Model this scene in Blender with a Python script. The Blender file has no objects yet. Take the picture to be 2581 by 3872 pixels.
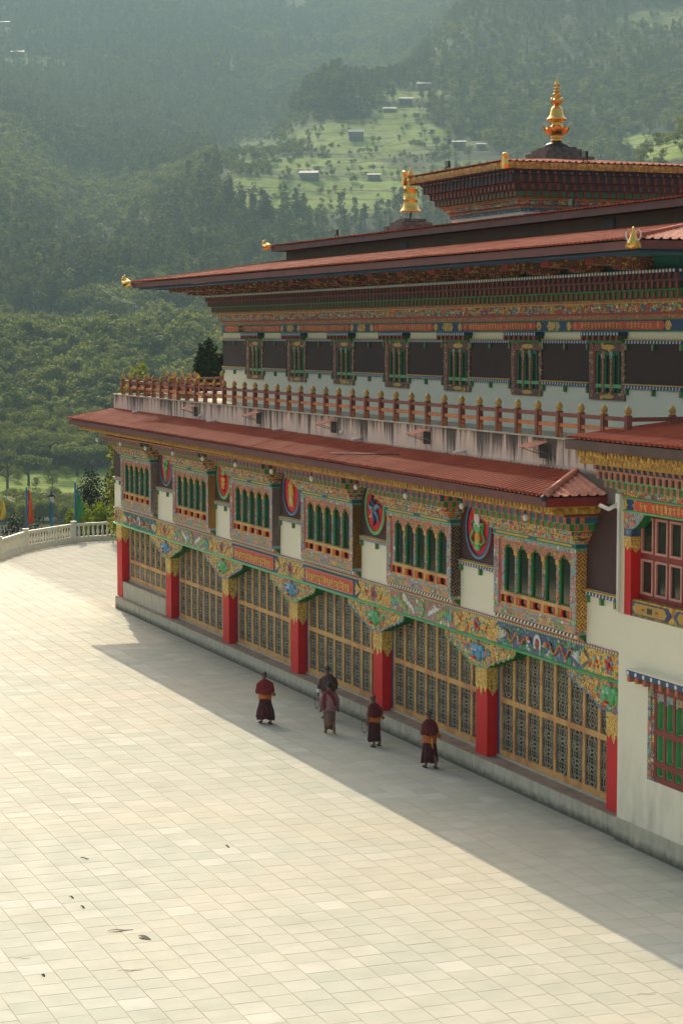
import bpy, math, random
import numpy as np
from mathutils import Vector, Matrix
random.seed(7); RNG = np.random.default_rng(11)
R = math.radians
S = bpy.context.scene
COL = S.collection

# ------------------------------------------------------------------ camera, sky, sun, exposure
PITCH, AZ = R(4.773), R(21.024)
CAM = Vector((43.99, -23.98, 12.0))
cam_d = bpy.data.cameras.new("camera"); cam = bpy.data.objects.new("camera", cam_d); COL.objects.link(cam)
cam.location = CAM; cam.rotation_euler = (math.pi/2 - PITCH, 0, math.pi/2 - AZ)
cam_d.sensor_fit = 'HORIZONTAL'; cam_d.sensor_width = 24; cam_d.lens = 24*8000/2581
cam_d.clip_start = 1; cam_d.clip_end = 12000
S.camera = cam
SUN_TO = Vector((-12.68, 2.24, 8.34)).normalized()
w = bpy.data.worlds.new("World"); S.world = w; w.use_nodes = True
wn = w.node_tree; wn.nodes.clear()
sky = wn.nodes.new('ShaderNodeTexSky'); sky.sky_type = 'NISHITA'; sky.sun_disc = False
sky.sun_elevation = math.asin(SUN_TO.z); sky.sun_rotation = math.atan2(SUN_TO.x, SUN_TO.y)
sky.dust_density = 4.4; sky.air_density = 0.6; sky.ozone_density = 0.0
bg = wn.nodes.new('ShaderNodeBackground'); bg.inputs[1].default_value = 0.13
wo = wn.nodes.new('ShaderNodeOutputWorld')
wn.links.new(sky.outputs[0], bg.inputs[0]); wn.links.new(bg.outputs[0], wo.inputs[0])
sun_d = bpy.data.lights.new("sun", 'SUN'); sun_d.energy = 2.0; sun_d.angle = R(0.3); sun_d.color = (1.0, 0.86, 0.64)
sun = bpy.data.objects.new("sun", sun_d); COL.objects.link(sun)
sun.rotation_euler = (-SUN_TO).to_track_quat('-Z', 'Y').to_euler(); sun.location = (0, 0, 60)
S.view_settings.view_transform = 'Standard'; S.view_settings.look = 'None'
S.view_settings.gamma = 1; S.view_settings.use_curve_mapping = False
S.view_settings.exposure = 1.13
HAZE_DENSITY = 0.00031

# ------------------------------------------------------------------ helpers
def hx(h):
    h = h.lstrip('#'); o = []
    for i in (0, 2, 4):
        c = int(h[i:i+2], 16)/255
        o.append(c/12.92 if c <= .04045 else ((c+.055)/1.055)**2.4)
    return tuple(o)
class N:
    """thin wrapper for building node materials"""
    def __init__(s, name):
        s.m = bpy.data.materials.new(name); s.m.use_nodes = True; s.t = s.m.node_tree; s.t.nodes.clear()
        s.out = s.n('ShaderNodeOutputMaterial'); s.b = s.n('ShaderNodeBsdfPrincipled')
        s.l(s.b.outputs[0], s.out.inputs[0]); s._pos = None
    def n(s, k, **kw):
        x = s.t.nodes.new(k)
        for a, v in kw.items(): setattr(x, a, v)
        return x
    def l(s, a, b): s.t.links.new(a, b)
    def val(s, sock, v):
        if isinstance(v, bpy.types.NodeSocket): s.l(v, sock)
        else: sock.default_value = v
    def pos(s):
        if s._pos is None: s._pos = s.n('ShaderNodeNewGeometry').outputs['Position']
        return s._pos
    def map(s, scale=(1, 1, 1), loc=(0, 0, 0), rot=(0, 0, 0), src=None):
        m = s.n('ShaderNodeMapping'); m.inputs['Scale'].default_value = scale; m.inputs['Location'].default_value = loc
        m.inputs['Rotation'].default_value = rot; s.l(src or s.pos(), m.inputs[0]); return m.outputs[0]
    def noise(s, v, scale, detail=4, rough=.55):
        x = s.n('ShaderNodeTexNoise'); x.inputs['Scale'].default_value = scale; x.inputs['Detail'].default_value = detail
        x.inputs['Roughness'].default_value = rough; s.l(v, x.inputs['Vector']); return x.outputs['Fac']
    def ramp(s, f, stops, interp='LINEAR'):
        r = s.n('ShaderNodeValToRGB'); r.color_ramp.interpolation = interp; e = r.color_ramp.elements
        while len(e) < len(stops): e.new(.5)
        for i, (p, c) in enumerate(stops):
            e[i].position = p
            e[i].color = (c, c, c, 1) if not hasattr(c, '__len__') else (*c[:3], 1)
        s.l(f, r.inputs[0]); return r.outputs[0]
    def mix(s, f, a, b, blend='MIX'):
        x = s.n('ShaderNodeMix', data_type='RGBA', blend_type=blend)
        s.val(x.inputs[0], f)
        for sock, v in ((x.inputs[6], a), (x.inputs[7], b)):
            if isinstance(v, bpy.types.NodeSocket): s.l(v, sock)
            else: sock.default_value = (*v[:3], 1)
        return x.outputs[2]
    def math(s, op, a, b=0.0, c=None):
        x = s.n('ShaderNodeMath', operation=op); s.val(x.inputs[0], a); s.val(x.inputs[1], b)
        if c is not None: s.val(x.inputs[2], c)
        return x.outputs[0]
    def xyz(s, v=None):
        x = s.n('ShaderNodeSeparateXYZ'); s.l(v or s.pos(), x.inputs[0]); return x.outputs
    def bump(s, h, dist=.01, strength=.6):
        b = s.n('ShaderNodeBump'); b.inputs['Distance'].default_value = dist; b.inputs['Strength'].default_value = strength
        s.l(h, b.inputs['Height']); s.l(b.outputs[0], s.b.inputs['Normal'])
    def done(s, col, rough=.6, metal=0.0, spec=None):
        s.val(s.b.inputs['Base Color'], col if isinstance(col, bpy.types.NodeSocket) else (*col[:3], 1))
        s.val(s.b.inputs['Roughness'], rough); s.b.inputs['Metallic'].default_value = metal
        if spec is not None: s.b.inputs['Specular IOR Level'].default_value = spec
        return s.m

def paint(name, c, rough=.55, var=.25, dirt=.25, sc=3.0, metal=0.0, bump=0.0):
    k = N(name); v = k.pos()
    f = k.noise(v, sc, 5); g = k.noise(k.map((9, 9, .9)), 1.6, 4)
    a = k.mix(k.ramp(f, [(.3, 0), (.75, 1)]), tuple(x*(1-var) for x in c), tuple(min(.9, x*(1+var*.6)) for x in c))
    a = k.mix(k.math('MULTIPLY', k.ramp(g, [(.5, 0), (.8, 1)]), dirt), a, (.10, .085, .06))
    if bump: k.bump(k.noise(v, sc*6, 4), .01, bump)
    return k.done(a, rough, metal)

def ornament(name, pal, scale=8., gap=(.1, .02, .01), gapw=.06, stretch=(1, 1, 1), distort=.35, rough=.5, bump=.5):
    """carved and painted scrollwork: coloured lobes between dark grooves"""
    k = N(name); v = k.map(stretch)
    nz = k.n('ShaderNodeTexNoise'); nz.inputs['Scale'].default_value = scale*.8; nz.inputs['Detail'].default_value = 2; k.l(v, nz.inputs['Vector'])
    off = k.n('ShaderNodeVectorMath', operation='SCALE'); k.l(nz.outputs['Color'], off.inputs[0]); off.inputs['Scale'].default_value = distort*4/scale
    ad = k.n('ShaderNodeVectorMath', operation='ADD'); k.l(v, ad.inputs[0]); k.l(off.outputs[0], ad.inputs[1])
    vo = k.n('ShaderNodeTexVoronoi'); vo.inputs['Scale'].default_value = scale; k.l(ad.outputs[0], vo.inputs['Vector'])
    ve = k.n('ShaderNodeTexVoronoi', feature='DISTANCE_TO_EDGE'); ve.inputs['Scale'].default_value = scale; k.l(ad.outputs[0], ve.inputs['Vector'])
    sp = k.n('ShaderNodeSeparateColor'); k.l(vo.outputs['Color'], sp.inputs[0])
    tot = sum(p[1] for p in pal); acc = 0; st = []
    for c, wt in pal: st.append((acc/tot, c)); acc += wt
    col = k.ramp(sp.outputs[0], st, 'CONSTANT')
    e = k.ramp(ve.outputs['Distance'], [(gapw*.6, 0), (gapw*1.4, 1)])
    col = k.mix(e, gap, col)
    # a lighter line inside each lobe, as the painters shade the carving
    r = k.ramp(ve.outputs['Distance'], [(gapw*2, 0), (gapw*2.6, 1), (gapw*3.4, 1), (gapw*4, 0)])
    col = k.mix(k.math('MULTIPLY', r, .3), col, (.8, .62, .35))
    k.bump(ve.outputs['Distance'], .03, bump)
    return k.done(col, rough)

GOLD, LGOLD, RED, DRED = (.74, .42, .05), (.80, .54, .12), (.55, .03, .02), (.22, .02, .015)
GREEN, LGREEN, DGREEN, BLUE = (.04, .30, .10), (.16, .48, .22), (.02, .12, .045), (.02, .08, .26)
LBLUE, ORANGE, PINK, WHITE, CREAM = (.14, .40, .55), (.72, .17, .05), (.62, .28, .24), (.75, .72, .62), (.74, .70, .56)
M = {}
def whitewall():
    k = N('cream_wall'); p = k.pos(); X, Y, Z = k.xyz()
    f = k.noise(p, .8, 5); st = k.noise(k.map((1.3, 1.3, .4)), 1.5, 6, .6)
    low = k.n('ShaderNodeMapRange'); k.l(Z, low.inputs[0])
    for i, v in zip((1, 2, 3, 4), (3.4, .3, 0, 1)): low.inputs[i].default_value = v
    a = k.mix(f, (.87, .81, .61), (.81, .75, .56))
    d = k.math('MULTIPLY', k.ramp(st, [(.42, 0), (.75, 1)]), k.math('MULTIPLY', low.outputs[0], .75))
    a = k.mix(d, a, (.42, .40, .31))
    a = k.mix(k.math('MULTIPLY', k.ramp(st, [(.62, 0), (.8, 1)]), .15), a, (.35, .33, .27))
    k.bump(k.noise(p, 14, 4), .01, .25); return k.done(a, .85)
M['wall'] = whitewall()
def plaster_pink():
    k = N('stained_pink_plaster'); X, Y, Z = k.xyz()
    st = k.noise(k.map((3.0, 3.0, .12)), 1.5, 8, .8); st2 = k.noise(k.map((.8, .8, .25)), 1.1, 4)
    h = k.n('ShaderNodeMapRange'); k.l(Z, h.inputs[0])
    for i, v in zip((1, 2, 3, 4), (8.50, 9.47, .66, .46)): h.inputs[i].default_value = v
    t = k.math('SUBTRACT', k.math('MULTIPLY_ADD', k.math('SUBTRACT', st2, .5), .5, k.math('ADD', st, .11)), h.outputs[0])
    m = k.ramp(t, [(.05, 0), (.16, 1)])
    a = k.mix(k.noise(k.pos(), 2.2, 4), (.82, .66, .52), (.70, .54, .42))
    a = k.mix(k.math('MULTIPLY', m, .92), a, (.045, .038, .03))
    base = k.n('ShaderNodeMapRange'); k.l(k.math('ADD', Z, k.math('MULTIPLY', k.noise(k.pos(), 6, 4), .12)), base.inputs[0])
    for i, v in zip((1, 2, 3, 4), (8.84, 8.70, 0, 1)): base.inputs[i].default_value = v
    a = k.mix(k.math('MULTIPLY', base.outputs[0], .85), a, (.05, .05, .035))
    k.bump(k.noise(k.pos(), 10, 5), .01, .3); return k.done(a, .9)
M['pink'] = plaster_pink()
def concrete():
    k = N('weathered_plinth'); X, Y, Z = k.xyz(); st = k.noise(k.map((3, 3, .8)), 1.6, 6, .65)
    a = k.mix(k.ramp(st, [(.35, 0), (.7, 1)]), (.56, .51, .38), (.36, .34, .25))
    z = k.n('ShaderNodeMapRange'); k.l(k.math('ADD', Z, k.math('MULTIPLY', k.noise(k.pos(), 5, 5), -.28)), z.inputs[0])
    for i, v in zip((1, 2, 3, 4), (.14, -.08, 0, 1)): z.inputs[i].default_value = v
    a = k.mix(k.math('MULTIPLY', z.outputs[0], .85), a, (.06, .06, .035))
    k.bump(k.noise(k.pos(), 16, 5), .01, .4); return k.done(a, .9)
M['plinth'] = concrete()
M['ledge'] = paint('brown_stone_ledge', (.34, .24, .17), .8, .3, .3, 2)
M['red'] = paint('red_column_paint', (.66, .002, .002), .6, .12, .12, 1.2)
M['maroon'] = paint('maroon_wall_paint', (.060, .020, .020), .7, .2, .15, 1.0)
M['maroon2'] = paint('dark_maroon_band_paint', (.05, .017, .012), .7, .2, .1, 1.0)
M['fascia'] = paint('maroon_fascia', (.15, .038, .030), .6, .25, .4, 2.0)
M['fascia2'] = paint('weathered_fascia', (.11, .055, .04), .65, .35, .6, 2.0)
M['red_fascia'] = paint('dark_red_fascia', (.25, .018, .014), .5, .2, .2, 2.0)
M['olive'] = paint('olive_brown_board', (.075, .038, .008), .7, .4, .5, 1.2)
M['tealblue'] = paint('teal_blue_band', (.025, .12, .19), .5, .2, .15, 6)
M['green'] = paint('green_paint', (.03, .26, .07), .5, .15, .15, 3)
M['lgreen'] = paint('light_green_paint', (.14, .50, .18), .5, .15, .15, 3)
M['dgreen'] = paint('deep_green_paint', (.012, .15, .03), .5, .15, .1, 3)
M['teal'] = paint('teal_soffit', (.02, .16, .14), .5, .15, .2, 2)
M['blue'] = paint('blue_paint', (.012, .055, .17), .5, .15, .2, 3)
M['lblue'] = paint('light_blue_paint', (.14, .36, .52), .5, .15, .15, 3)
M['pinkp'] = paint('pink_paint', (.60, .26, .20), .5, .15, .15, 3)
M['brown'] = paint('brown_wood', (.24, .06, .03), .55, .3, .35, 4)
M['orangewood'] = paint('orange_wood', (.60, .20, .06), .55, .3, .35, 3)
M['woodtan'] = None
M['orange'] = paint('orange_red_panel', (.66, .075, .025), .5, .1, .12, 3)
M['redblk'] = paint('red_block', (.42, .07, .04), .5, .25, .2, 9)
M['terra'] = paint('terracotta_block', (.55, .22, .10), .5, .3, .2, 14)
M['white'] = paint('white_paint', (.78, .76, .68), .5, .06, .08, 3)
M['balwhite'] = paint('white_balustrade_paint', (.78, .72, .55), .6, .08, .14, 3)
M['terra2'] = paint('dark_terracotta_block', (.20, .04, .018), .5, .3, .2, 14)
M['letter'] = paint('yellow_gold_lettering', (.88, .64, .18), .5, .1, 0, 7)
M['goldp'] = paint('gold_paint', (.70, .41, .05), .42, .2, .15, 7, 0.0)
M['ygold'] = paint('ochre_gold', (.50, .27, .03), .35, .2, .1, 5)
M['black'] = paint('dark_paint', (.02, .018, .016), .5, .2, .1, 3)
M['void'] = paint('dark_interior', (.012, .011, .009), .6, .3, 0, 2)
M['iron'] = paint('grey_iron', (.30, .26, .18), .5, .2, .2, 8)
M['redframe'] = paint('dark_red_window_frame', (.24, .022, .012), .5, .35, .2, 9)
M['stone'] = paint('grey_brown_stone', (.20, .15, .115), .85, .5, .5, 5, bump=.6)
M['bluepole'] = paint('blue_pole_paint', (.01, .20, .34), .45, .1, .1, 3)
k = N('gilded_metal'); f = k.noise(k.pos(), 6, 3)
M['gild'] = k.done(k.mix(f, (.78, .42, .08), (.9, .58, .16)), k.ramp(f, [(.3, .22), (.7, .38)]), 1.0)
k = N('gold_relief'); X, Y, Z = k.xyz(); u = k.math('ADD', X, Y)
vo = k.n('ShaderNodeTexVoronoi'); vo.inputs['Scale'].default_value = 7; k.l(k.pos(), vo.inputs['Vector'])
k.bump(vo.outputs['Distance'], .04, .9)
M['goldrel'] = k.done(k.mix(k.ramp(vo.outputs['Distance'], [(.35, 0), (.7, 1)]), (.68, .42, .06), (.33, .15, .02)), .38)
def roofmat(name, c, c2):
    k = N(name); oi = k.n('ShaderNodeObjectInfo').outputs['Random']
    f = k.noise(k.map((1, 1, 1)), .5, 6, .65); g = k.noise(k.map((2.5, .35, .35)), 3, 5)
    a = k.mix(k.ramp(f, [(.32, 0), (.68, 1)]), c, c2)
    a = k.mix(k.math('MULTIPLY', oi, .30), a, (.50, .15, .08))
    a = k.mix(k.math('MULTIPLY', k.ramp(g, [(.48, 0), (.75, 1)]), .55), a, (.12, .045, .028))
    return k.done(a, k.ramp(f, [(.3, .6), (.7, .7)]), 0.0, .10)
M['roof'] = roofmat('red_corrugated_sheet', (.44, .082, .032), (.36, .062, .026))
M['roofhip'] = roofmat('peach_glare_sheet', (.80, .38, .26), (.72, .31, .20))  # lighter peach paints sun glare into the right hip faces; awnings share it
M['roofp'] = roofmat('faded_corrugated_sheet', (.52, .115, .045), (.45, .092, .036))
M['orn_gold'] = ornament('gold_scrollwork', [(GOLD, 5), (LGOLD, 4), (LGREEN, .7), (LBLUE, .6), (RED, .6)], 9, (.22, .04, .01), .05)
M['orn_gold2'] = ornament('gold_capital_scroll', [((.78, .46, .06), 3), ((.85, .58, .12), 3)], 11, (.22, .05, .01), .045)
M['orn_multi'] = ornament('painted_carving', [(ORANGE, 1.2), (GOLD, 1.4), (LGREEN, 1.2), (BLUE, .8), (LBLUE, 1), (RED, 1), (PINK, .9), (WHITE, .4)], 13, (.12, .05, .03), .05)
M['orn_flower'] = ornament('petal_moulding', [(ORANGE, 1), (GOLD, 1.6), (LGREEN, 1), (BLUE, .8), (LBLUE, .6), (RED, 1.2), (WHITE, .4)], 9, (.1, .03, .02), .06, (1, 1, 1.5), .1)
M['orn_frame'] = ornament('pink_grey_carved_frame', [(PINK, 1.2), (LBLUE, 1), ((.30, .36, .40), 2), (ORANGE, .6), (RED, .6), (GOLD, .5), (LGREEN, .7), (WHITE, .5)], 10, (.10, .12, .16), .05)
M['orn_red'] = ornament('red_carved_frieze', [((.50, .16, .10), 3), (ORANGE, 1), (GOLD, .6), (LGREEN, .3)], 16, (.22, .05, .035), .07)
M['orn_tan'] = ornament('tan_painted_sill', [((.52, .26, .12), 5), (GOLD, 1), (PINK, 1)], 7, (.42, .18, .09), .04)
M['orn_dark'] = ornament('dark_red_scroll', [((.24, .08, .05), 4), (GOLD, .8), (PINK, .6)], 15, (.1, .02, .012), .08)
M['orn_blue'] = ornament('blue_gold_band', [(BLUE, 4), ((.04, .14, .22), 3), (GOLD, .6), (LBLUE, .6)], 12, (.03, .07, .15), .04)
M['orn_dragon'] = ornament('dark_blue_ground_with_clouds', [(BLUE, 6), ((.015, .10, .2), 4), (LGREEN, 1.2), (PINK, .9)], 8, (.015, .05, .12), .05)
M['orn_dragonskin'] = ornament('dragon_scales', [((.72, .26, .06), 3), (GOLD, 1.5), ((.50, .10, .04), 1.5), (WHITE, .5)], 24, (.25, .05, .02), .06)
M['orn_pink'] = ornament('pink_ground_with_clouds', [((.42, .16, .13), 7), (WHITE, 1.0), (LGREEN, .8), (LBLUE, .6)], 8, (.33, .12, .09), .04)
M['orn_brk'] = ornament('corbel_carving', [(GOLD, 3.5), (LGOLD, 2), (LGREEN, 1), (LBLUE, 1), (ORANGE, .8), (RED, .6)], 9, (.16, .04, .015), .07)
M['orn_maroon'] = ornament('maroon_gold_panel', [((.14, .03, .02), 6), (GOLD, .7)], 7, (.11, .022, .018), .03)
def lattice(name, bgc, ln):
    k = N(name); X, Y, Z = k.xyz(); s = 11.0
    u = k.math('MULTIPLY', k.math('ADD', Y, Z), s); v = k.math('MULTIPLY', k.math('SUBTRACT', Y, Z), s)
    def par(q, d): return k.math('GREATER_THAN', k.math('FRACT', k.math('MULTIPLY', q, d)), .5)
    ck = k.math('ABSOLUTE', k.math('SUBTRACT', par(u, .25), par(v, .25)))
    st = k.mix(ck, par(u, .92), par(v, .92))
    return k.done(k.mix(st, bgc, ln), .6)
M['lat_gold'] = lattice('gold_fretwork', (.20, .07, .025), (.78, .42, .07))
M['lat_white'] = lattice('white_fretwork', (.15, .045, .04), (.80, .70, .60))
k = N('tan_painted_wood'); X, Y, Z = k.xyz()
f = k.noise(k.pos(), 1.3, 3); g = k.noise(k.pos(), 9, 4)
a = k.mix(k.ramp(g, [(.35, 0), (.65, 1)]), (.68, .38, .11), (.58, .29, .08))
a = k.mix(k.math('MULTIPLY', k.ramp(f, [(.52, 0), (.6, 1)]), .5), a, (.36, .09, .05))
M['woodtan'] = k.done(a, .5)
k = N('curtained_glass'); X, Y, Z = k.xyz(); f = k.noise(k.map((16, 16, .7)), 1, 3); g = k.noise(k.map((1.6, 1.6, 1.6)), 1, 3)
a = k.mix(k.ramp(f, [(.40, 0), (.62, 1)]), (.012, .011, .008), (.13, .11, .075))
M['pane'] = k.done(k.mix(k.ramp(g, [(.4, 0), (.6, 1)]), a, (.03, .027, .02)), .25)
k = N('dark_window_glass'); f = k.noise(k.map((1.2, 1.2, 1.2)), 1.3, 2)
M['glass'] = k.done(k.mix(f, (.008, .014, .010), (.03, .045, .03)), .06, 0, .6)
M['glassg'] = N('green_tinted_glass').done((.006, .022, .014), .10, 0, .6)

class MB:
    """collects simple solids, builds them as ONE mesh object whose origin is at its own base"""
    def __init__(s): s.v = []; s.f = []; s.mi = []; s.sm = []
    def add(s, vs, fs, m=0, smooth=False):
        o = len(s.v); s.v += [tuple(p) for p in vs]
        for f in fs: s.f.append([o+i for i in f]); s.mi.append(m); s.sm.append(smooth)
        return s
    def box(s, x0, x1, y0, y1, z0, z1, m=0):
        v = [(x, y, z) for z in (z0, z1) for y in (y0, y1) for x in (x0, x1)]
        return s.add(v, [(0, 2, 3, 1), (4, 5, 7, 6), (0, 1, 5, 4), (2, 6, 7, 3), (0, 4, 6, 2), (1, 3, 7, 5)], m)
    def prism(s, poly, y0, y1, m=0, ax='y'):
        """poly: list of (x, z) extruded from y0 to y1 (ax 'x': (y, z) extruded along x; 'z': (x, y) along z)"""
        n = len(poly)
        def P(a, b, d): return (a, d, b) if ax == 'y' else ((d, a, b) if ax == 'x' else (a, b, d))
        v = [P(a, b, y0) for a, b in poly] + [P(a, b, y1) for a, b in poly]
        f = [tuple(range(n)), tuple(range(2*n-1, n-1, -1))] + [(i, n+i, n+(i+1) % n, (i+1) % n) for i in range(n)]
        return s.add(v, f, m)
    def disc(s, cx, cz, y0, y1, rx, rz=None, n=16, m=0, smooth=False):
        rz = rz or rx
        return s.prism([(cx+rx*math.cos(2*math.pi*i/n), cz+rz*math.sin(2*math.pi*i/n)) for i in range(n)], y0, y1, m)
    def ring(s, cx, cz, y0, y1, r0, r1, e=1.0, n=16, m=0):
        v = []; f = []
        for i in range(n):
            c, t = math.cos(2*math.pi*i/n), math.sin(2*math.pi*i/n)
            v += [(cx+r0*c, y0, cz+e*r0*t), (cx+r1*c, y0, cz+e*r1*t), (cx+r1*c, y1, cz+e*r1*t), (cx+r0*c, y1, cz+e*r0*t)]
        for i in range(n):
            a, b = 4*i, 4*((i+1) % n)
            f += [(a, a+1, b+1, b), (a+1, a+2, b+2, b+1), (a+3, a, b, b+3)]
        return s.add(v, f, m)
    def ell(s, c, r, n=10, k=6, m=0):
        v = [(c[0], c[1], c[2]-r[2])]; f = []
        for j in range(1, k):
            t = -math.pi/2+math.pi*j/k
            for i in range(n):
                a = 2*math.pi*i/n; v.append((c[0]+r[0]*math.cos(t)*math.cos(a), c[1]+r[1]*math.cos(t)*math.sin(a), c[2]+r[2]*math.sin(t)))
        v.append((c[0], c[1], c[2]+r[2])); L = len(v)-1
        for i in range(n):
            f.append((0, 1+(i+1) % n, 1+i)); f.append((L, L-n+i, L-n+(i+1) % n))
            for j in range(k-2): a = 1+j*n; f.append((a+i, a+(i+1) % n, a+n+(i+1) % n, a+n+i))
        return s.add(v, f, m, True)
    def lathe(s, prof, cx, cy, n=20, m=0, ex=1.0):
        v = []; f = []; K = len(prof)
        for r, z in prof:
            for i in range(n): a = 2*math.pi*i/n; v.append((cx+r*math.cos(a), cy+r*ex*math.sin(a), z))
        for j in range(K-1):
            for i in range(n): f.append((j*n+i, j*n+(i+1) % n, (j+1)*n+(i+1) % n, (j+1)*n+i))
        f.append(tuple(range(n-1, -1, -1))); f.append(tuple((K-1)*n+i for i in range(n)))
        return s.add(v, f, m, True)
    def tube(s, pts, r, n=6, m=0):
        pts = [Vector(p) for p in pts]; K = len(pts)
        rr = r if hasattr(r, '__len__') else [r]*K; v = []; f = []
        for i, p in enumerate(pts):
            d = (pts[min(i+1, K-1)]-pts[max(i-1, 0)]).normalized()
            a = d.orthogonal() if abs(d.z) > .9 else d.cross(Vector((0, 0, 1)))
            a.normalize(); b = d.cross(a)
            for q in range(n): t = 2*math.pi*q/n; v.append(p+a*rr[i]*math.cos(t)+b*rr[i]*math.sin(t))
        for i in range(K-1):
            for q in range(n): f.append((i*n+q, i*n+(q+1) % n, (i+1)*n+(q+1) % n, (i+1)*n+q))
        f.append(tuple(range(n-1, -1, -1))); f.append(tuple((K-1)*n+q for q in range(n)))
        return s.add(v, f, m, True)
    def build(s, name, mats, parent=None, loc=None, **props):
        if not isinstance(mats, (list, tuple)): mats = [mats]
        a = np.array(s.v, float)
        o3 = np.array(loc, float) if loc is not None else np.array([(a[:, 0].min()+a[:, 0].max())/2, (a[:, 1].min()+a[:, 1].max())/2, a[:, 2].min()])
        me = bpy.data.meshes.new(name); me.from_pydata((a-o3).tolist(), [], s.f)
        for m in mats: me.materials.append(M[m] if isinstance(m, str) else m)
        me.polygons.foreach_set('material_index', s.mi); me.polygons.foreach_set('use_smooth', s.sm); me.update()
        o = bpy.data.objects.new(name, me); COL.objects.link(o); place(o, o3, parent)
        for kk, vv in props.items(): o[kk] = vv
        return o
WL = {}
def place(o, loc, parent=None):
    loc = Vector([float(c) for c in loc]); WL[o.name] = loc
    if parent is not None: o.parent = parent; o.location = loc-WL[parent.name]
    else: o.location = loc
def empty(name, loc, label, cat, parent=None, group=None, rz=0):
    o = bpy.data.objects.new(name, None); o.empty_display_size = .3; COL.objects.link(o); place(o, loc, parent)
    o['label'] = label; o['category'] = cat
    if group: o['group'] = group
    if rz: o.rotation_euler.z = rz
    return o
def copy_at(o, d, parent=None, **props):
    c = o.copy(); COL.objects.link(c); p = parent if parent is not None else o.parent
    WL[c.name] = WL[o.name]+Vector(d)
    if p is not None: c.parent = p; c.location = WL[c.name]-WL[p.name]
    else: c.parent = None; c.location = WL[c.name]
    for kk, vv in props.items(): c[kk] = vv
    return c
def copy_tree(o, d, parent=None):
    c = copy_at(o, d, parent)
    for ch in list(o.children): copy_tree(ch, d, c)
    return c

# ------------------------------------------------------------------ the monastery: lower storey
monastery = empty('monastery_building', (-23, 10, 0), 'large white and maroon monastery with red corrugated roofs, painted window bays and a golden pinnacle', 'building')
PER = 7.57
COLX = [-.18-PER*i for i in range(7)]            # right edge of each red column
def lower_shell():
    b = MB(); b.box(-46.2, -.02, .6, 19, 0, 9.2); b.build('inner_wall', ['wall'], monastery)
    b = MB(); b.box(-46.2, -.03, .002, .6, 4.49, 8.0, 0)
    b.build('white_wall', ['wall'], monastery)
    # plinth with worn edge, then the brown ledge on top
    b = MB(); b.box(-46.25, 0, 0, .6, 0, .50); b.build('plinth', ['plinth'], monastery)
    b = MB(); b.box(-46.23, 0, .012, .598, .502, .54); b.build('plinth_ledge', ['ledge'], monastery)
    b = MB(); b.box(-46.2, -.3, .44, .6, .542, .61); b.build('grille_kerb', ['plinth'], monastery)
    b = MB(); b.box(-45.58, -38.87, .17, .6, .542, 1.22); b.box(-45.58, -38.87, .18, .598, 1.222, 1.25, 1)
    b.box(-45.58, -38.87, .44, .597, 1.252, 1.33, 0)
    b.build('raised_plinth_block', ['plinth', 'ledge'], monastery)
lower_shell()
def zig(x0, x1, z0, z1, n, dz):
    """outline with a pointed hanging fringe"""
    p = [(x0, z1), (x1, z1)]
    for i in range(n*2+1):
        t = i/(n*2); x = x1+(x0-x1)*t
        p.append((x, z0 - (dz*(1 if i == n else .55) if i % 2 == (n % 2) else 0)))
    return p
for i, xr in enumerate(COLX):
    wd = .73 if i < 6 else .83; x0 = xr-wd if i < 6 else -46.43
    if i == 6: xr = -45.6
    ztop = 3.0 if i < 6 else 3.735
    b = MB(); b.box(x0, xr, .15, .5, .545, ztop+.02)
    c = b.build('column', ['red'], monastery)
    q = MB(); q.prism(zig(x0-.01, xr+.012, ztop-.55, ztop+.015, 3, .28), .135, .149)
    q.prism([(y, z) for y, z in zig(.135, .5, ztop-.5, ztop+.015, 1, .3)], xr+.001, xr+.014, 0, 'x')
    q.build('gold_capital', ['orn_gold2'], c)
    s = MB(); s.box(xr, xr+.12, .47, .5, .62, 3.7, 0); s.box(xr+.12, xr+.17, .46, .5, .62, 3.7, 1)
    if i and i < 7: s.build('blue_jamb', ['blue', 'lblue'], monastery)
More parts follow.
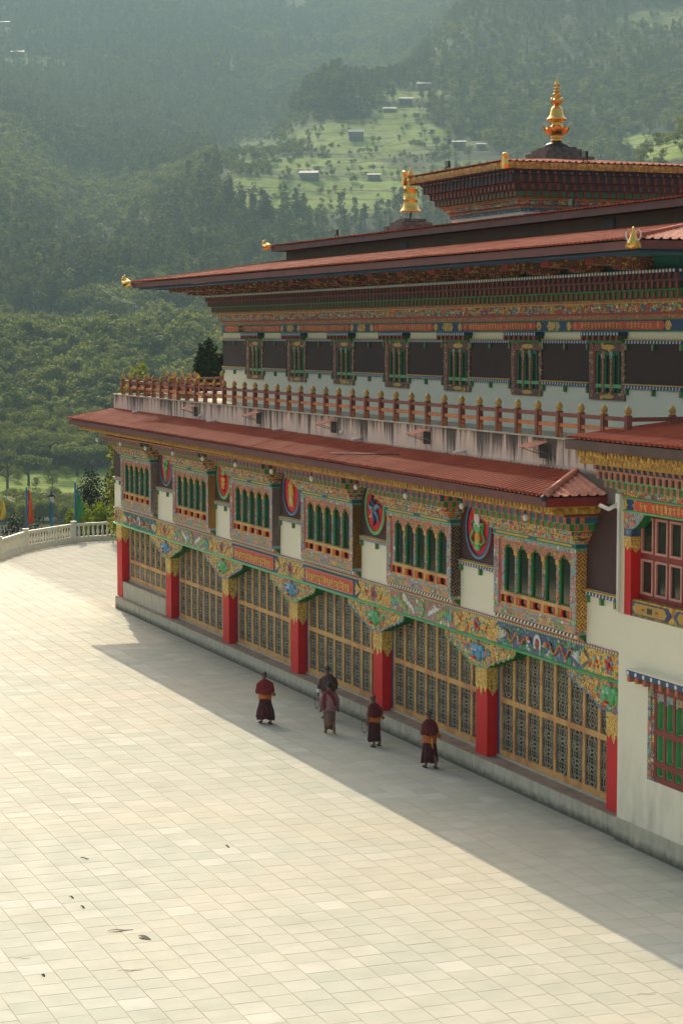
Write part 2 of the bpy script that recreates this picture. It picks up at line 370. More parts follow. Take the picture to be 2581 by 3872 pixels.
# corbels
def corbel(cx, half=False, mask='lblue'):
    pr = [(-2.27, 3.735), (-2.27, 3.6), (-2.15, 3.5), (-2.0, 3.52), (-1.92, 3.42), (-1.75, 3.45), (-1.62, 3.33), (-1.42, 3.36), (-1.28, 3.24), (-1.1, 3.27), (-1.0, 3.16), (-.8, 3.14), (-.55, 3.0)]
    if half: poly = [(cx+x, z) for x, z in pr]+[(cx+.36, 3.0), (cx+.36, 3.735)]
    else: poly = [(cx+x, z) for x, z in pr]+[(cx-x, z) for x, z in reversed(pr)]
    poly = poly[::-1]
    b = MB(); b.prism([(x, z+.02 if z < 3.7 else z) for x, z in poly], .09, .44)
    c = b.build('corbel', ['dgreen'], monastery)
    f = MB(); f.prism(poly, .05, .088); f.build('carved_corbel_face', ['orn_brk'], c)
    g = MB(); e = [p for p in poly if p[1] < 3.62]
    g.tube([(x, .045, z) for x, z in sorted(e)], .018, 5); g.build('corbel_edge', [('lgreen' if mask == 'lblue' else 'lblue')], c)
    k = MB(); zc = 3.38
    k.ell((cx, .03, zc), (.27, .13, .25), 12, 8, 0)
    for s in (-1, 1):
        k.ell((cx+s*.25, .03, zc+.12), (.13, .08, .11), 8, 6, 0); k.ell((cx+s*.10, -.09, zc+.09), (.045, .03, .04), 8, 5, 1)
        k.ell((cx+s*.36, .04, zc-.03), (.10, .06, .13), 8, 6, 0); k.ell((cx+s*.52, .04, zc+.02), (.09, .05, .08), 8, 6, 3)
        k.ell((cx+s*.70, .04, zc+.05), (.08, .05, .09), 8, 6, 0)
    k.ell((cx, -.11, zc-.01), (.07, .05, .06), 8, 5, 0); k.ell((cx, -.08, zc-.14), (.13, .05, .045), 8, 5, 2); k.ell((cx, .02, zc+.27), (.09, .06, .08), 8, 5, 3)
    k.build('lion_mask', [mask, 'white', 'red', 'pinkp'], c)
    return c
for i in range(6):
    corbel(COLX[i]-.365, i == 0, 'lgreen' if i % 2 == 0 else 'lblue')
# frieze beam
FR = empty
def frieze():
    b = MB(); b.box(-46.25, -.03, .0, .55, 3.82, 4.41); b.build('frieze_beam', ['orn_gold'], monastery)
    b = MB(); b.tube([(-46.27, -.01, 3.78), (-.03, -.01, 3.78)], .045, 8); b.box(-46.2, -.03, .03, .5, 3.737, 3.79); b.build('green_moulding', ['lgreen'], monastery)
    b = MB(); b.box(-46.26, -.03, -.03, .5, 4.412, 4.435); b.build('green_fillet', ['lgreen'], monastery)
    b = MB(); b.box(-46.26, -.03, -.045, .5, 4.437, 4.498); b.build('red_fillet', ['redblk'], monastery)
    b = MB(); x = -46.2
    while x < -.05: b.box(x, x+.05, -.062, -.0455, 4.445, 4.49); x += .14
    b.build('white_beads', ['white'], monastery, kind='stuff')
frieze()
def glyph(b, k, x, z, h, y0, y1, m=0):
    """one carved letter of the mantra: head line, stem and hooks"""
    G = [[(0, .8, .8, .8), (.62, .8, .62, 0), (.1, .5, .45, .6), (.45, .6, .45, .25), (.45, .25, .1, .15), (.2, 1.0, .6, 1.0)],
         [(0, .8, .8, .8), (.65, .8, .65, .0), (.15, .8, .15, .3), (.15, .3, .65, .35)],
         [(0, .8, .8, .8), (.65, .8, .65, .0), (.3, .8, .1, .45), (.1, .45, .4, .3), (0, .0, .3, .3)],
         [(0, .8, .8, .8), (.1, .8, .1, .35), (.1, .35, .6, .35), (.6, .8, .6, 0), (.35, 1.05, .6, .85)],
         [(0, .8, .8, .8), (.55, .8, .2, .55), (.2, .55, .6, .4), (.6, .4, .3, .05)],
         [(0, .8, .8, .8), (.65, .8, .65, .0), (.15, .55, .65, .55), (.15, .55, .2, .2), (.35, -.05, .7, -.15)],
         [(0, .8, .8, .8), (.4, .8, .4, .5), (.4, .5, .1, .3), (.1, .3, .4, .1), (.4, .1, .7, .3), (.3, 1.0, .55, 1.05)]]
    wd = .13*h
    for x0, z0, x1, z1 in G[k % 7]:
        x0, x1 = x+x0*h*.72, x+x1*h*.72; z0, z1 = z+z0*h, z+z1*h
        d = Vector((x1-x0, z1-z0)).normalized()*wd*.5; n = Vector((-d.y, d.x))
        p = [(x0-d.x+n.x, z0-d.y+n.y), (x0-d.x-n.x, z0-d.y-n.y), (x1+d.x-n.x, z1+d.y-n.y), (x1+d.x+n.x, z1+d.y+n.y)]
        b.prism(p, y0, y1, m)
MANTRA = [0, 1, 2, 3, 4, 5, 6]
def pointed(cx, cz, L, h, tip=.28):
    return [(cx-L-tip, cz), (cx-L, cz-h), (cx+L, cz-h), (cx+L+tip, cz), (cx+L, cz+h), (cx-L, cz+h)][::-1]
def scroll(b, pts, r, m): b.tube(pts, r, 5, m)
for i in range(6):
    c = (COLX[i]-.365+COLX[i+1]-.365)/2; kind = ['dragon', 'pink', 'text', 'text', 'pink', 'dragon'][i]
    b = MB(); b.prism(pointed(c, 4.115, 2.45, .285, .32), -.016, -.002)
    pn = b.build('frieze_panel', ['blue' if kind == 'text' else ('orn_dragon' if kind == 'dragon' else 'orn_pink')], monastery)
    for s in (-1, 1):
        g = MB(); g.prism([(c+s*2.80, 4.115), (c+s*2.55, 4.0), (c+s*2.32, 3.90), (c+s*2.38, 4.05), (c+s*2.28, 4.115), (c+s*2.38, 4.18), (c+s*2.32, 4.33), (c+s*2.55, 4.23)][::s], -.028, -.017)
        g.build('gold_leaf_end', ['orn_gold2'], pn)
    if kind == 'text':
        g = MB(); r = .07; x0, x1, z0, z1 = c-2.18, c+2.18, 3.885, 4.345
        def rr(x0, x1, z0, z1, r): return [(x0+r, z0), (x1-r, z0), (x1, z0+r), (x1, z1-r), (x1-r, z1), (x0+r, z1), (x0, z1-r), (x0, z0+r)][::-1]
        g.prism(rr(x0, x1, z0, z1, r), -.045, -.018, 0); g.prism(rr(x0+.05, x1-.05, z0+.04, z1-.04, r), -.055, -.046, 1)
        pl = g.build('script_plate', ['pinkp', 'orange'], pn)
        t = MB(); n = 17
        for q in range(n): glyph(t, MANTRA[q % 7], c-2.0+q*(4.0/n), 3.975, .235, -.078, -.056)
        t.build('gold_lettering', ['letter'], pl)
    elif kind == 'dragon':
        for s in (-1, 1):
            d = MB(); pts = []
            for q in range(26):
                t = q/25; pts.append((c+s*(.55+1.45*t), -.035-.02*math.sin(t*9), 4.115+.13*math.sin(t*15+.6)))
            d.tube(pts, [.022+.022*math.sin(math.pi*q/25) for q in range(26)], 6, 0)
            d.ell((c+s*.5, -.06, 4.17), (.11, .05, .09), 8, 6, 0); d.ell((c+s*.42, -.07, 4.13), (.06, .04, .04), 8, 5, 1)
            for q in range(6): t = q/6; d.tube([(c+s*1.9, -.03, 4.11+.02*q), (c+s*2.3, -.03, 3.96+.055*q)], .02, 4, 2)
            d.build('carved_dragon', ['orn_dragonskin', 'white', 'white'], pn)
            e = MB()
            for (ax, az, rr_) in ((.85, 3.93, .10), (1.1, 4.28, .09), (1.75, 3.93, .12), (1.55, 4.3, .08), (.3, 3.95, .08), (2.1, 4.25, .07)):
                e.ell((c+s*ax, -.025, az), (rr_, .035, rr_*.8), 9, 5, 0); e.ring(c+s*ax, az, -.065, -.05, rr_*.35, rr_*.6, 1, 8, 1)
            e.build('carved_cloud', ['lgreen', 'green'], pn)
        f = MB()
        for q in range(13):
            a = R(-30+q*20); f.ell((c+.17*math.cos(a), -.04, 4.13+.19*math.sin(a)), (.05, .03, .06), 6, 5, 0)
        f.ell((c, -.05, 4.1), (.11, .04, .12), 8, 6, 1); f.ell((c, -.09, 4.1), (.05, .03, .05), 8, 5, 2)
        f.build('carved_lotus', ['white', 'orange', 'lblue'], pn)
    if kind != 'text':
        for s in (-1, 1):
            e = MB(); rr_ = random.Random(i*3+s)
            for q in range(26):
                ax = rr_.uniform(.35, 2.35); az = 4.115+rr_.choice((-1, 1))*rr_.uniform(.08, .23)*(1 if ax < 2 else .6); rd = rr_.uniform(.025, .055)
                e.ell((c+s*ax, -.018, az), (rd*1.3, .022, rd), 7, 4, rr_.choice((0, 0, 1, 2, 3)))
            e.build('small_carved_clouds', ['lgreen', 'pinkp', 'white', 'lblue'], pn, kind='stuff')
    if kind == 'pink':
        for s in (-1, 1):
            e = MB()
            for q in range(7): e.ell((c+s*(.6+.1*q), -.03, 4.02+.035*q+.05*(q % 2)), (.10, .03, .06), 7, 5, 0)
            for q in range(6): e.ell((c+s*(1.15+.11*q), -.03, 4.0+.04*q), (.06, .03, .12), 7, 5, 1 if q % 2 else 2)
            for q in range(4): e.ell((c+s*(1.75+.12*q), -.03, 4.12+.07*math.sin(q*2)), (.08, .03, .12), 7, 5, 2 if q % 2 else 3)
            e.build('carved_phoenix', ['white', 'goldp', 'lgreen', 'lblue'], pn)
        e = MB(); e.ell((c, -.03, 4.11), (.17, .04, .2), 10, 6, 0); e.ell((c, -.06, 4.12), (.09, .03, .11), 8, 6, 1)
        for q in range(8): a = R(q*45); e.ell((c+.2*math.cos(a), -.03, 4.11+.2*math.sin(a)), (.06, .03, .06), 6, 5, 2)
        e.build('carved_jewel', ['goldp', 'lblue', 'lgreen'], pn)
for i in range(7):
    c = COLX[i]-.365 if i < 6 else -45.9
    f = MB()
    for q in range(8):
        a = R(q*45+22); f.ell((c+.15*math.cos(a), -.012, 4.12+.17*math.sin(a)), (.06, .03, .065), 7, 5, q % 2)
    f.ell((c, -.02, 4.12), (.07, .04, .08), 8, 5, 2)
    for s in (-1, 1):
        for dx, dz, mm in ((.42, .12, 0), (.55, -.1, 1), (.36, -.16, 3), (.7, .08, 3), (.62, .0, 2)):
            if c+s*dx > -46.1 and c+s*dx < -.1: f.ell((c+s*dx, -.005, 4.12+dz), (.045, .025, .05), 7, 5, mm)
    f.build('carved_flower', ['lblue', 'orange', 'red', 'lgreen'], monastery)

# ------------------------------------------------------------------ window grilles between the columns
PW = .805
def grille_panel(x0, z0, z1, par):
    p = MB(); p.box(x0, x0+PW-.14, .52, .535, z0, z1); pane = p.build('pane', ['pane'], par)
    g = MB(); wv = PW-.14; cx = x0+wv/2; n = 3; hh = (z1-z0)/n
    for e in (x0+.012, x0+wv-.012): g.box(e-.012, e+.012, .485, .505, z0, z1)
    for j in range(n):
        cz = z0+hh*(j+.5); g.ring(cx, cz, .49, .50, wv*.30, wv*.345, 1.0, 12); g.ring(cx, cz, .489, .499, wv*.12, wv*.155, 1.3, 8)
        for s in (-1, 1):
            g.ring(cx+s*wv*.26, cz+hh*.40, .49, .50, wv*.12, wv*.155, 1.1, 8); g.ring(cx+s*wv*.26, cz-hh*.40, .49, .50, wv*.12, wv*.155, 1.1, 8)
            g.tube([(cx, .495, cz+s*hh*.2), (cx+wv*.34, .495, cz+s*hh*.48)], .009, 3); g.tube([(cx, .495, cz+s*hh*.2), (cx-wv*.34, .495, cz+s*hh*.48)], .009, 3)
    for j in range(1, 6): zz = z0+(z1-z0)*j/6; g.box(x0, x0+wv, .506, .512, zz-.006, zz+.006)
    for j in (1, 2): g.box(x0+wv*j/3-.005, x0+wv*j/3+.005, .506, .512, z0, z1)
    g.build('iron_scroll', ['iron'], par)
def grille_bay(xl, zb, first=False):
    xr = xl+8*PW+.11
    b = MB(); b.box(xl-.115, xr, .455, .515, zb, zb+.17); b.box(xl-.115, xr, .457, .515, 2.075, 2.225)
    for j in range(9):
        x = xl-.115+j*PW if j else xl-.115; b.box(x-.0 if j == 0 else x-.02, x+.115, .46, .513, zb+.17, 3.72)
    fr = b.build('window_screen', ['woodtan'], monastery)
    return fr
proto = None; protoL = None
for i in range(6):
    xl = COLX[i+1]+.29; zb = .615 if i < 5 else 1.335
    fr = grille_bay(xl, zb)
    if i == 0:
        grille_panel(xl, .79, 2.07, fr); a = list(fr.children)
        grille_panel(xl, 2.23, 3.71, fr); a = list(fr.children)
        base = a; bx = xl
        for j in range(1, 8):
            for o in base: copy_at(o, (j*PW, 0, 0), fr)
    elif i < 5:
        for j in range(8):
            for o in base: copy_at(o, (xl-bx+j*PW, 0, 0), fr)
    else:
        up = [o for o in base if WL[o.name].z > 1.8]; grille_panel(xl, 1.51, 2.07, fr); lo = list(fr.children)
        for j in range(8):
            for o in up: copy_at(o, (xl-bx+j*PW, 0, 0), fr)
            if j:
                for o in lo: copy_at(o, (j*PW, 0, 0), fr)

# ------------------------------------------------------------------ window bays
def bay(L=-6.42, Rr=-1.73):
    F = -.3; b = MB()
    # carcass: sides, back and outer frame (front face left open for the lights)
    b.box(L, L+.10, F, 0, 4.70, 6.80, 0); b.box(L+.10, L+.26, F+.012, -.02, 4.95, 6.80, 1); b.box(L+.26, L+.42, F+.03, -.02, 4.99, 6.72, 2)
    b.box(Rr-.10, Rr, F, 0, 4.70, 6.80, 0); b.box(Rr-.24, Rr-.10, F+.012, -.02, 4.95, 6.80, 1)
    b.box(L+.10, Rr-.10, F, 0, 4.72, 4.90, 3); b.box(L+.10, Rr-.10, F+.012, -.02, 4.902, 4.99, 0)
    b.box(L, Rr, F+.004, 0, 6.70, 6.80, 0)
    body = b.build('window_bay', ['orn_frame', 'orn_frame', 'redblk', 'orn_tan'], monastery)
    b = MB(); b.box(L+.4, Rr-.2, -.19, -.155, 4.9, 6.75); b.build('dark_glass', ['glassg'], body)
    # head board with lobed arches
    c0 = -5.56; P = .79; xs = [c0+P*i for i in range(5)]; hw = .30
    lo = [(L+.42, 6.40)]
    for c in xs:
        lo += [(c-hw, 6.40), (c-hw+.02, 6.46), (c-hw+.09, 6.47), (c-hw+.10, 6.53), (c-.10, 6.55), (c-.08, 6.60), (c+.08, 6.60), (c+.10, 6.55), (c+hw-.10, 6.53), (c+hw-.09, 6.47), (c+hw-.02, 6.46), (c+hw, 6.40)]
    lo += [(Rr-.24, 6.40)]
    poly = lo+[(Rr-.24, 6.70), (L+.42, 6.70)]
    b = MB(); b.prism(poly, F+.02, F+.06); b.build('lobed_head_board', ['orn_red'], body)
    for i, c in enumerate(xs):
        f = MB(); f.box(c-hw-.03, c-hw+.02, F+.062, -.156, 5.36, 6.5, 0); f.box(c+hw-.01, c+hw+.03, F+.062, -.156, 5.36, 6.5, 0)
        f.box(c-hw+.021, c+hw-.011, F+.07, -.156, 5.345, 5.37, 0); f.box(c-hw+.021, c+hw-.011, F+.08, -.156, 6.5, 6.62, 0)
        f.box(c-hw+.021, c-hw+.06, F+.12, -.156, 5.372, 6.5, 1)
        f.build('green_casement', ['green', 'dgreen'], body)
    b = MB(); ed = [L+.42]+[(xs[i]+xs[i+1])/2 for i in range(4)]+[Rr-.24]
    for i in range(4):
        m = ed[i+1]; q = MB(); q.box(m-.065, m+.065, F+.04, F+.061, 5.34, 6.42, 0); q.box(m-.03, m+.03, F+.028, F+.04, 5.34, 6.30, 1)
        q.box(m-.085, m+.085, F+.018, F+.06, 6.33, 6.44, 2)
        q.build('mullion', ['orn_frame', 'orn_multi', 'goldp'], body)
    q = MB(); q.box(L+.42, xs[0]-hw, F+.035, F+.10, 5.34, 6.42); q.build('side_jamb', ['orn_frame'], body); q = MB(); q.box(xs[4]+hw, Rr-.24, F+.035, F+.10, 5.34, 6.42); q.build('side_jamb', ['orn_frame'], body)
    # lower rail and the pierced panels
    b = MB(); b.box(L+.42, Rr-.24, F+.015, F+.10, 5.25, 5.345, 0); b.box(L+.42, Rr-.24, F+.02, F+.10, 4.992, 5.05, 0)
    for m in ed[1:-1]: b.box(m-.075, m+.075, F+.018, F+.10, 5.05, 5.25, 0)
    b.build('tan_rail', ['woodtan'], body)
    for i, c in enumerate(xs):
        q = MB(); o = []; a_, z_ = .31, 5.15
        q.box(c-a_, c-.17, F+.06, F+.09, 5.05, 5.25, 0); q.box(c+.17, c+a_, F+.06, F+.09, 5.05, 5.25, 0)
        q.box(c-.31, c+.31, F+.0601, F+.0899, 5.0405, 5.0495, 0); q.prism([(c-.17, 5.05), (c-.10, 5.05), (c-.17, 5.13)], F+.06, F+.09, 0); q.prism([(c+.10, 5.05), (c+.17, 5.05), (c+.17, 5.13)], F+.06, F+.09, 0)
        q.prism([(c-.17, 5.17), (c-.10, 5.25), (c-.17, 5.25)], F+.06, F+.09, 0); q.prism([(c+.10, 5.25), (c+.17, 5.17), (c+.17, 5.25)], F+.06, F+.09, 0)
        q.box(c-.31, c-.25, F+.055, F+.059, 5.06, 5.24, 1); q.box(c+.25, c+.31, F+.055, F+.059, 5.06, 5.24, 1)
        q.build('pierced_panel', ['red', 'goldp'], body)
    for i, c in enumerate((-5.55, -4.15, -2.75)):
        q = MB(); q.ring(c, 4.81, F-.012, F-.002, .36, .44, .17, 18, 0); q.disc(c, 4.81, F-.006, F-.002, .34, .05, 14, 1)
        q.build('oval_cartouche', [['lgreen', 'lblue', 'lgreen'][i], 'orn_multi'], body)
    # black and white rope moulding under the bay
    x = L+.02; r = MB(); k_ = 0
    while x < Rr-.08:
        r.prism([(x, 4.62), (x+.09, 4.62), (x+.15, 4.70), (x+.06, 4.70)][::-1], F+.03, F+.09, k_ % 2); x += .10; k_ += 1
    r.build('rope_moulding', ['black', 'white'], body)
    q = MB(); q.box(L+.03, Rr-.03, F+.10, 0, 4.56, 4.695, 0); q.prism([(F+.1, 4.69), (-.0, 4.5), (0, 4.69)], Rr-.03, Rr-.005, 1, 'x'); q.build('bay_underside', ['orn_tan', 'dgreen'], body)
    # cornice tiers
    q = MB(); q.box(L-.03, Rr+.03, F-.03, 0, 6.802, 6.83, 1); q.box(L-.02, Rr+.02, F-.02, 0, 6.832, 6.93, 0); q.box(L-.05, Rr+.05, F-.05, 0, 6.932, 6.96, 1)
    cor = q.build('cornice', ['tealblue', 'lgreen'], monastery)
    for sx in (-1, 1):
        q = MB(); cm_ = (L+Rr)/2+sx*1.2; q.box(cm_-.95, cm_+.95, F-.028, F-.0205, 6.855, 6.905); q.build('gold_script_strip', ['goldp'], cor)
    q = MB()
    for j, (o, z0, z1, m) in enumerate(((.10, 6.962, 7.04, 2), (.17, 7.042, 7.13, 0), (.22, 7.132, 7.16, 1), (.27, 7.162, 7.27, 0), (.32, 7.272, 7.30, 1))):
        q.box(L-o, Rr+o, F-o, 0, z0, z1, m)
    q.build('petal_tiers', ['orn_flower', 'goldp', 'orn_multi'], cor)
    def row(o, z0, z1, mats, nm, bars):
        y = F-o; xa, xb = L-o, Rr+o
        s = MB(); s.box(xa+.02, xb-.02, y+.022, 0, z0, z1, 0); s.box(xa-.02, xb+.02, y-.02, 0, z1+.001, z1+.035, 1)
        s.build(nm+'_backing', [mats[1], bars], cor)
        n = 15; pit = (xb-xa-.09)/n; first = MB(); first.box(xa, xa+.13, y, y+.021, z0, z1-.001, 0); first.box(xa+.025, xa+.095, y-.006, y-.001, z0+.03, z1-.035, 1)
        f = first.build('bracket_block', [mats[0], mats[2]], cor)
        for j in range(1, n+1): copy_at(f, (j*pit-(.03 if j == n else 0), 0, 0), cor)
        yy = MB(); yy.box(xb-.10, xb, y+.16, y+.28, z0, z1-.001, 0); yy.box(xb-.10, xb, y+.40, y+.52, z0, z1-.001, 0)
        yy.build('side_bracket_block', [mats[0]], cor)
    row(.42, 7.302, 7.46, ('terra', 'green', 'redblk'), 'green_tier', 'lgreen')
    row(.62, 7.497, 7.65, ('terra', 'tealblue', 'redblk'), 'red_tier', 'redblk')
    # fretwork sheet on both cheeks
    return body, cor
body0, cor0 = bay()
BAYX = [-1.73, -9.22, -16.68, -24.24, -31.54, -39.36]
bodies = []
for i, xr in enumerate(BAYX):
    d = (xr-BAYX[0], 0, 0)
    if i == 0: bo = body0
    else: bo = copy_tree(body0, d); copy_tree(cor0, d)
    bodies.append(bo)
    q = MB()
    q.box(xr-4.702, xr-4.691, -.29, -.002, 4.80, 6.76); q.build('fretwork_cheek', ['lat_gold' if i % 2 == 0 else 'lat_white'], bo); q = MB(); q.box(xr+.001, xr+.012, -.29, -.002, 4.80, 6.76)
    q.build('fretwork_cheek', ['lat_gold' if i % 2 == 0 else 'lat_white'], bo)

# maroon wall band, its trims and the medallions between the bays
def trim(x0, x1, z, par, y=0.0, name='dotted_trim', sc=1.0, blocks=True, top='goldp'):
    b = MB(); h = .10*sc
    b.box(x0, x1, y-.10*sc, y, z+h, z+h+.035, 0); b.box(x0+.01, x1-.01, y-.075*sc, y, z, z+h-.001, 1)
    x = x0+.05
    while x < x1-.08: b.prism([(x, z+.01), (x+.05*sc, z+.01), (x+.075*sc, z+h-.015), (x+.025*sc, z+h-.015)][::-1], y-.085*sc, y-.076*sc, 2); x += .17*sc
    t = b.build(name, [top, 'blue', 'white'], par)
    if blocks:
        n = 3
        for i in range(n):
            xx = x0+.05+(x1-x0-.2)*i/(n-1); q = MB(); q.box(xx, xx+.10, y-.09*sc, y-.001, z-.17*sc, z-.001, 0); q.box(xx+.02, xx+.08, y-.095*sc, y-.0905*sc, z-.15*sc, z-.03, 1)
            q.build('hanging_block', ['green', 'terra'], t)
gaps = [(BAYX[i+1], BAYX[i]-4.69) for i in range(5)]+[(-1.73, -.03), (-46.2, BAYX[5]-4.69)]
for gi, (a, b_) in enumerate(gaps):
    q = MB(); q.box(a+.02, b_-.02, -.02, .001, 5.86, 8.0)
    mp = q.build('maroon_panel', ['maroon'], monastery)
    trim(a+.03, b_-.03, 5.70, mp)
    if gi < 5:
        cx = -7.87-PER*gi + (.0 if gi else 0); cz = 6.78; m = MB()
        cx = (a+b_)/2-.08
        m.disc(cx, cz, -.055, -.021, .80, .82, 32, 0); m.ring(cx, cz, -.09, -.056, .75, .80, 1.03, 32, 1); m.ring(cx, cz, -.10, -.06, .70, .75, 1.03, 32, 2)
        md = m.build('medallion', ['red', 'lblue' if gi % 2 == 0 else 'lgreen', 'lgreen' if gi % 2 else 'blue'], mp)
        e = MB()
        if gi == 0:      # vase with ribbons
            e.ell((cx, -.09, 6.52), (.15, .06, .24), 10, 8, 0); e.ell((cx, -.10, 6.82), (.24, .06, .14), 10, 6, 1); e.ell((cx+.02, -.12, 7.08), (.17, .06, .2), 10, 6, 2)
            for s in (-1, 1):
                e.tube([(cx+s*.12, -.09, 6.9), (cx+s*.38, -.09, 6.95), (cx+s*.30, -.09, 6.7), (cx+s*.45, -.09, 6.5), (cx+s*.25, -.09, 6.35), (cx+s*.12, -.09, 6.42)], .045, 6, 3)
                e.ell((cx+s*.1, -.10, 6.87), (.12, .05, .09), 8, 6, 2)
            e.ell((cx, -.10, 6.28), (.2, .05, .1), 10, 6, 1)
            mt = ['goldp', 'lgreen', 'white', 'lgreen']
        elif gi == 1:    # tangle of ribbons
            for q_ in range(7):
                a0 = R(q_*51); e.tube([(cx+.08*math.cos(a0), -.09, 6.75+.08*math.sin(a0)), (cx+.3*math.cos(a0+.4), -.1, 6.75+.34*math.sin(a0+.4)), (cx+.5*math.cos(a0+.1), -.09, 6.75+.52*math.sin(a0+.1))], [.07, .06, .03], 6, q_ % 3)
            mt = ['lblue', 'pinkp', 'blue']
        elif gi == 2:    # golden garland
            e.ell((cx, -.09, 6.75), (.28, .06, .2), 10, 6, 0); e.ell((cx, -.1, 6.98), (.22, .06, .12), 10, 6, 0)
            for s in (-1, 0, 1): e.tube([(cx+s*.12, -.09, 6.7), (cx+s*.2, -.09, 6.25)], [.07, .03], 6, 0 if s else 1)
            mt = ['goldp', 'white', 'white', 'white']
        elif gi == 3:    # stacked offering
            for q_, (w_, z_, mm) in enumerate(((.1, 6.3, 1), (.16, 6.42, 0), (.22, 6.55, 0), (.26, 6.7, 0), (.2, 6.82, 1), (.26, 6.92, 2), (.18, 7.05, 2))): e.ell((cx, -.09, z_), (w_, .05, .09), 10, 5, mm)
            mt = ['goldp', 'red', 'lgreen']
        else:            # parasol leaf knot
            for q_ in range(6): a0 = R(q_*60+20); e.ell((cx+.2*math.cos(a0), -.09, 6.85+.22*math.sin(a0)), (.14, .05, .12), 8, 6, 0)
            e.tube([(cx, -.09, 6.75), (cx+.05, -.09, 6.4), (cx-.05, -.09, 6.15)], .06, 6, 0); mt = ['lgreen', 'white']
        e.build('carved_emblem', mt, md)
# eave: gold frieze, fascia, soffit, lamps
def tiltz(x): return -(x+.9)*.0030
b = MB()
def tbox(b, x0, x1, y0, y1, z0, z1, m=0, n=1):
    for i in range(n):
        a, c = x0+(x1-x0)*i/n, x0+(x1-x0)*(i+1)/n; v = []
        for z in (z0, z1):
            for y in (y0, y1):
                for x in (a, c): v.append((x, y, z+tiltz(x)))
        b.add(v, [(0, 2, 3, 1), (4, 5, 7, 6), (0, 1, 5, 4), (2, 6, 7, 3), (0, 4, 6, 2), (1, 3, 7, 5)], m)
EY, EX0, EX1 = -1.68, -47.8, -.68
tbox(b, EX0+.4, EX1-.35, -1.30, -1.12, 7.74, 7.90); tbox(b, EX1-.53, EX1-.35, -1.119, .0, 7.74, 7.90); gf = b.build('gold_frieze', ['goldrel'], monastery)
b = MB(); tbox(b, EX0+.37, EX1-.32, -1.33, 0, 7.902, 7.95, 0)
x = EX0+.45
while x < EX1-.4: b.disc(x, 7.83+tiltz(x), -1.325, -1.301, .055, .06, 8, 0); x += .21
y = -1.2
while y < 0: b.prism([(y+.06*math.cos(R(t)), 7.80+.06*math.sin(R(t))) for t in range(0, 360, 45)], EX1-.349, EX1-.325, 0, 'x'); y += .21
b.build('gold_rosettes', ['ygold'], gf, kind='stuff')
b = MB(); tbox(b, EX0+.05, EX1-.05, EY+.05, EY+.09, 7.955, 8.165, 0); b.build('fascia_board', ['fascia'], monastery)
b = MB(); tbox(b, EX1-.09, EX1-.05, EY+.092, .0, 7.955, 8.165, 0); b.build('end_fascia_board', ['red_fascia'], monastery)
b = MB(); tbox(b, EX0+.05, EX0+.09, EY+.092, 4.9, 7.955, 8.165, 0); b.build('end_fascia_board', ['fascia'], monastery)
b = MB(); tbox(b, EX0+.4, EX0+.58, -1.119, 4.9, 7.74, 7.90); b.build('gold_frieze', ['goldrel'], monastery)
b = MB(); tbox(b, EX0+.1, -46.2, .001, 4.9, 7.952, 8.0, 0); b.build('soffit', ['maroon'], monastery)
b = MB(); tbox(b, EX0+.1, EX1-.1, EY+.092, .0, 7.952, 8.0, 0); b.build('soffit', ['maroon'], monastery)
b = MB(); b.box(-45.0, EX1-.5, -.95, 0, 7.69, 7.735); b.build('upper_tier_board', ['terra'], monastery)
for i in range(12):
    xx = -2.6-i*3.79; l = MB(); l.tube([(xx, -1.25, 7.75), (xx, -1.25, 7.62)], .02, 6, 1); l.ell((xx, -1.25, 7.55), (.07, .07, .09), 10, 6, 0)
    l.build('eave_lamp', ['white', 'black'], monastery)

# ------------------------------------------------------------------ corrugated roofs
def roof_face(P0, P1, inward, run, slope, hip0, hip1, mat, parent, name='roof_sheet', pitch=.24, sheet=1.2, tilt=False, amp=.042):
    """ribbed sheet metal laid from the eave P0-P1 up a slope, cut to the hips, in sheets about a metre wide"""
    P0, P1 = Vector(P0), Vector(P1); L = (P1-P0).length; e = (P1-P0)/L; inn = Vector(inward).normalized()
    prof = [(0, 0), (.55, 0), (.68, 1), (.87, 1)]; ts = []
    k = 0
    while k*pitch < L:
        for a, h in prof:
            t = (k+a)*pitch
            if t < L: ts.append((t, h))
        k += 1
    ts.append((L, 0)); ns = max(1, round(L/sheet)); per = L/ns; i0 = 0; obs = []
    for s in range(ns):
        t1 = (s+1)*per if s < ns-1 else L+1
        idx = [i for i in range(i0, len(ts)) if ts[i][0] <= t1]
        if len(idx) < 2: continue
        i0 = idx[-1]; v = []; f = []; K = 4; lift = random.uniform(0, .010)
        for j, i in enumerate(idx):
            t, h = ts[i]; top = run
            if hip0: top = min(top, t)
            if hip1: top = min(top, L-t)
            for q in range(K+1):
                r = top*q/K; p = P0+e*t+inn*r; p.z += r*slope + h*amp + lift*(1 if 0 < t < L else 0)
                if tilt: p.z += tiltz(p.x)
                v.append(p)
        for j in range(len(idx)-1):
            for q in range(K): a = j*(K+1)+q; f.append((a, a+K+1, a+K+2, a+1))
        m = MB(); m.add(v, f); obs.append(m.build(name, [mat], parent))
    return obs
def hip_cap(P0, P1, mat, parent, r=.06, name='hip_cap'):
    m = MB(); m.tube([P0, P1], r, 6); return m.build(name, [mat], parent)
lr = MB(); lr.box(-46.2, -2.55, -.16, -.0, 8.30, 8.40); lroof = lr.build('lower_roof', ['fascia'], monastery)
EZ = 8.20
roof_face((EX0, EY, EZ), (EX1, EY, EZ), (0, 1, 0), 1.66, .27, True, True, 'roof', lroof, tilt=True, amp=.06)
roof_face((EX1, EY, EZ), (EX1, .9, EZ), (-1, 0, 0), 1.66, .27, True, False, 'roofhip', lroof, tilt=True)
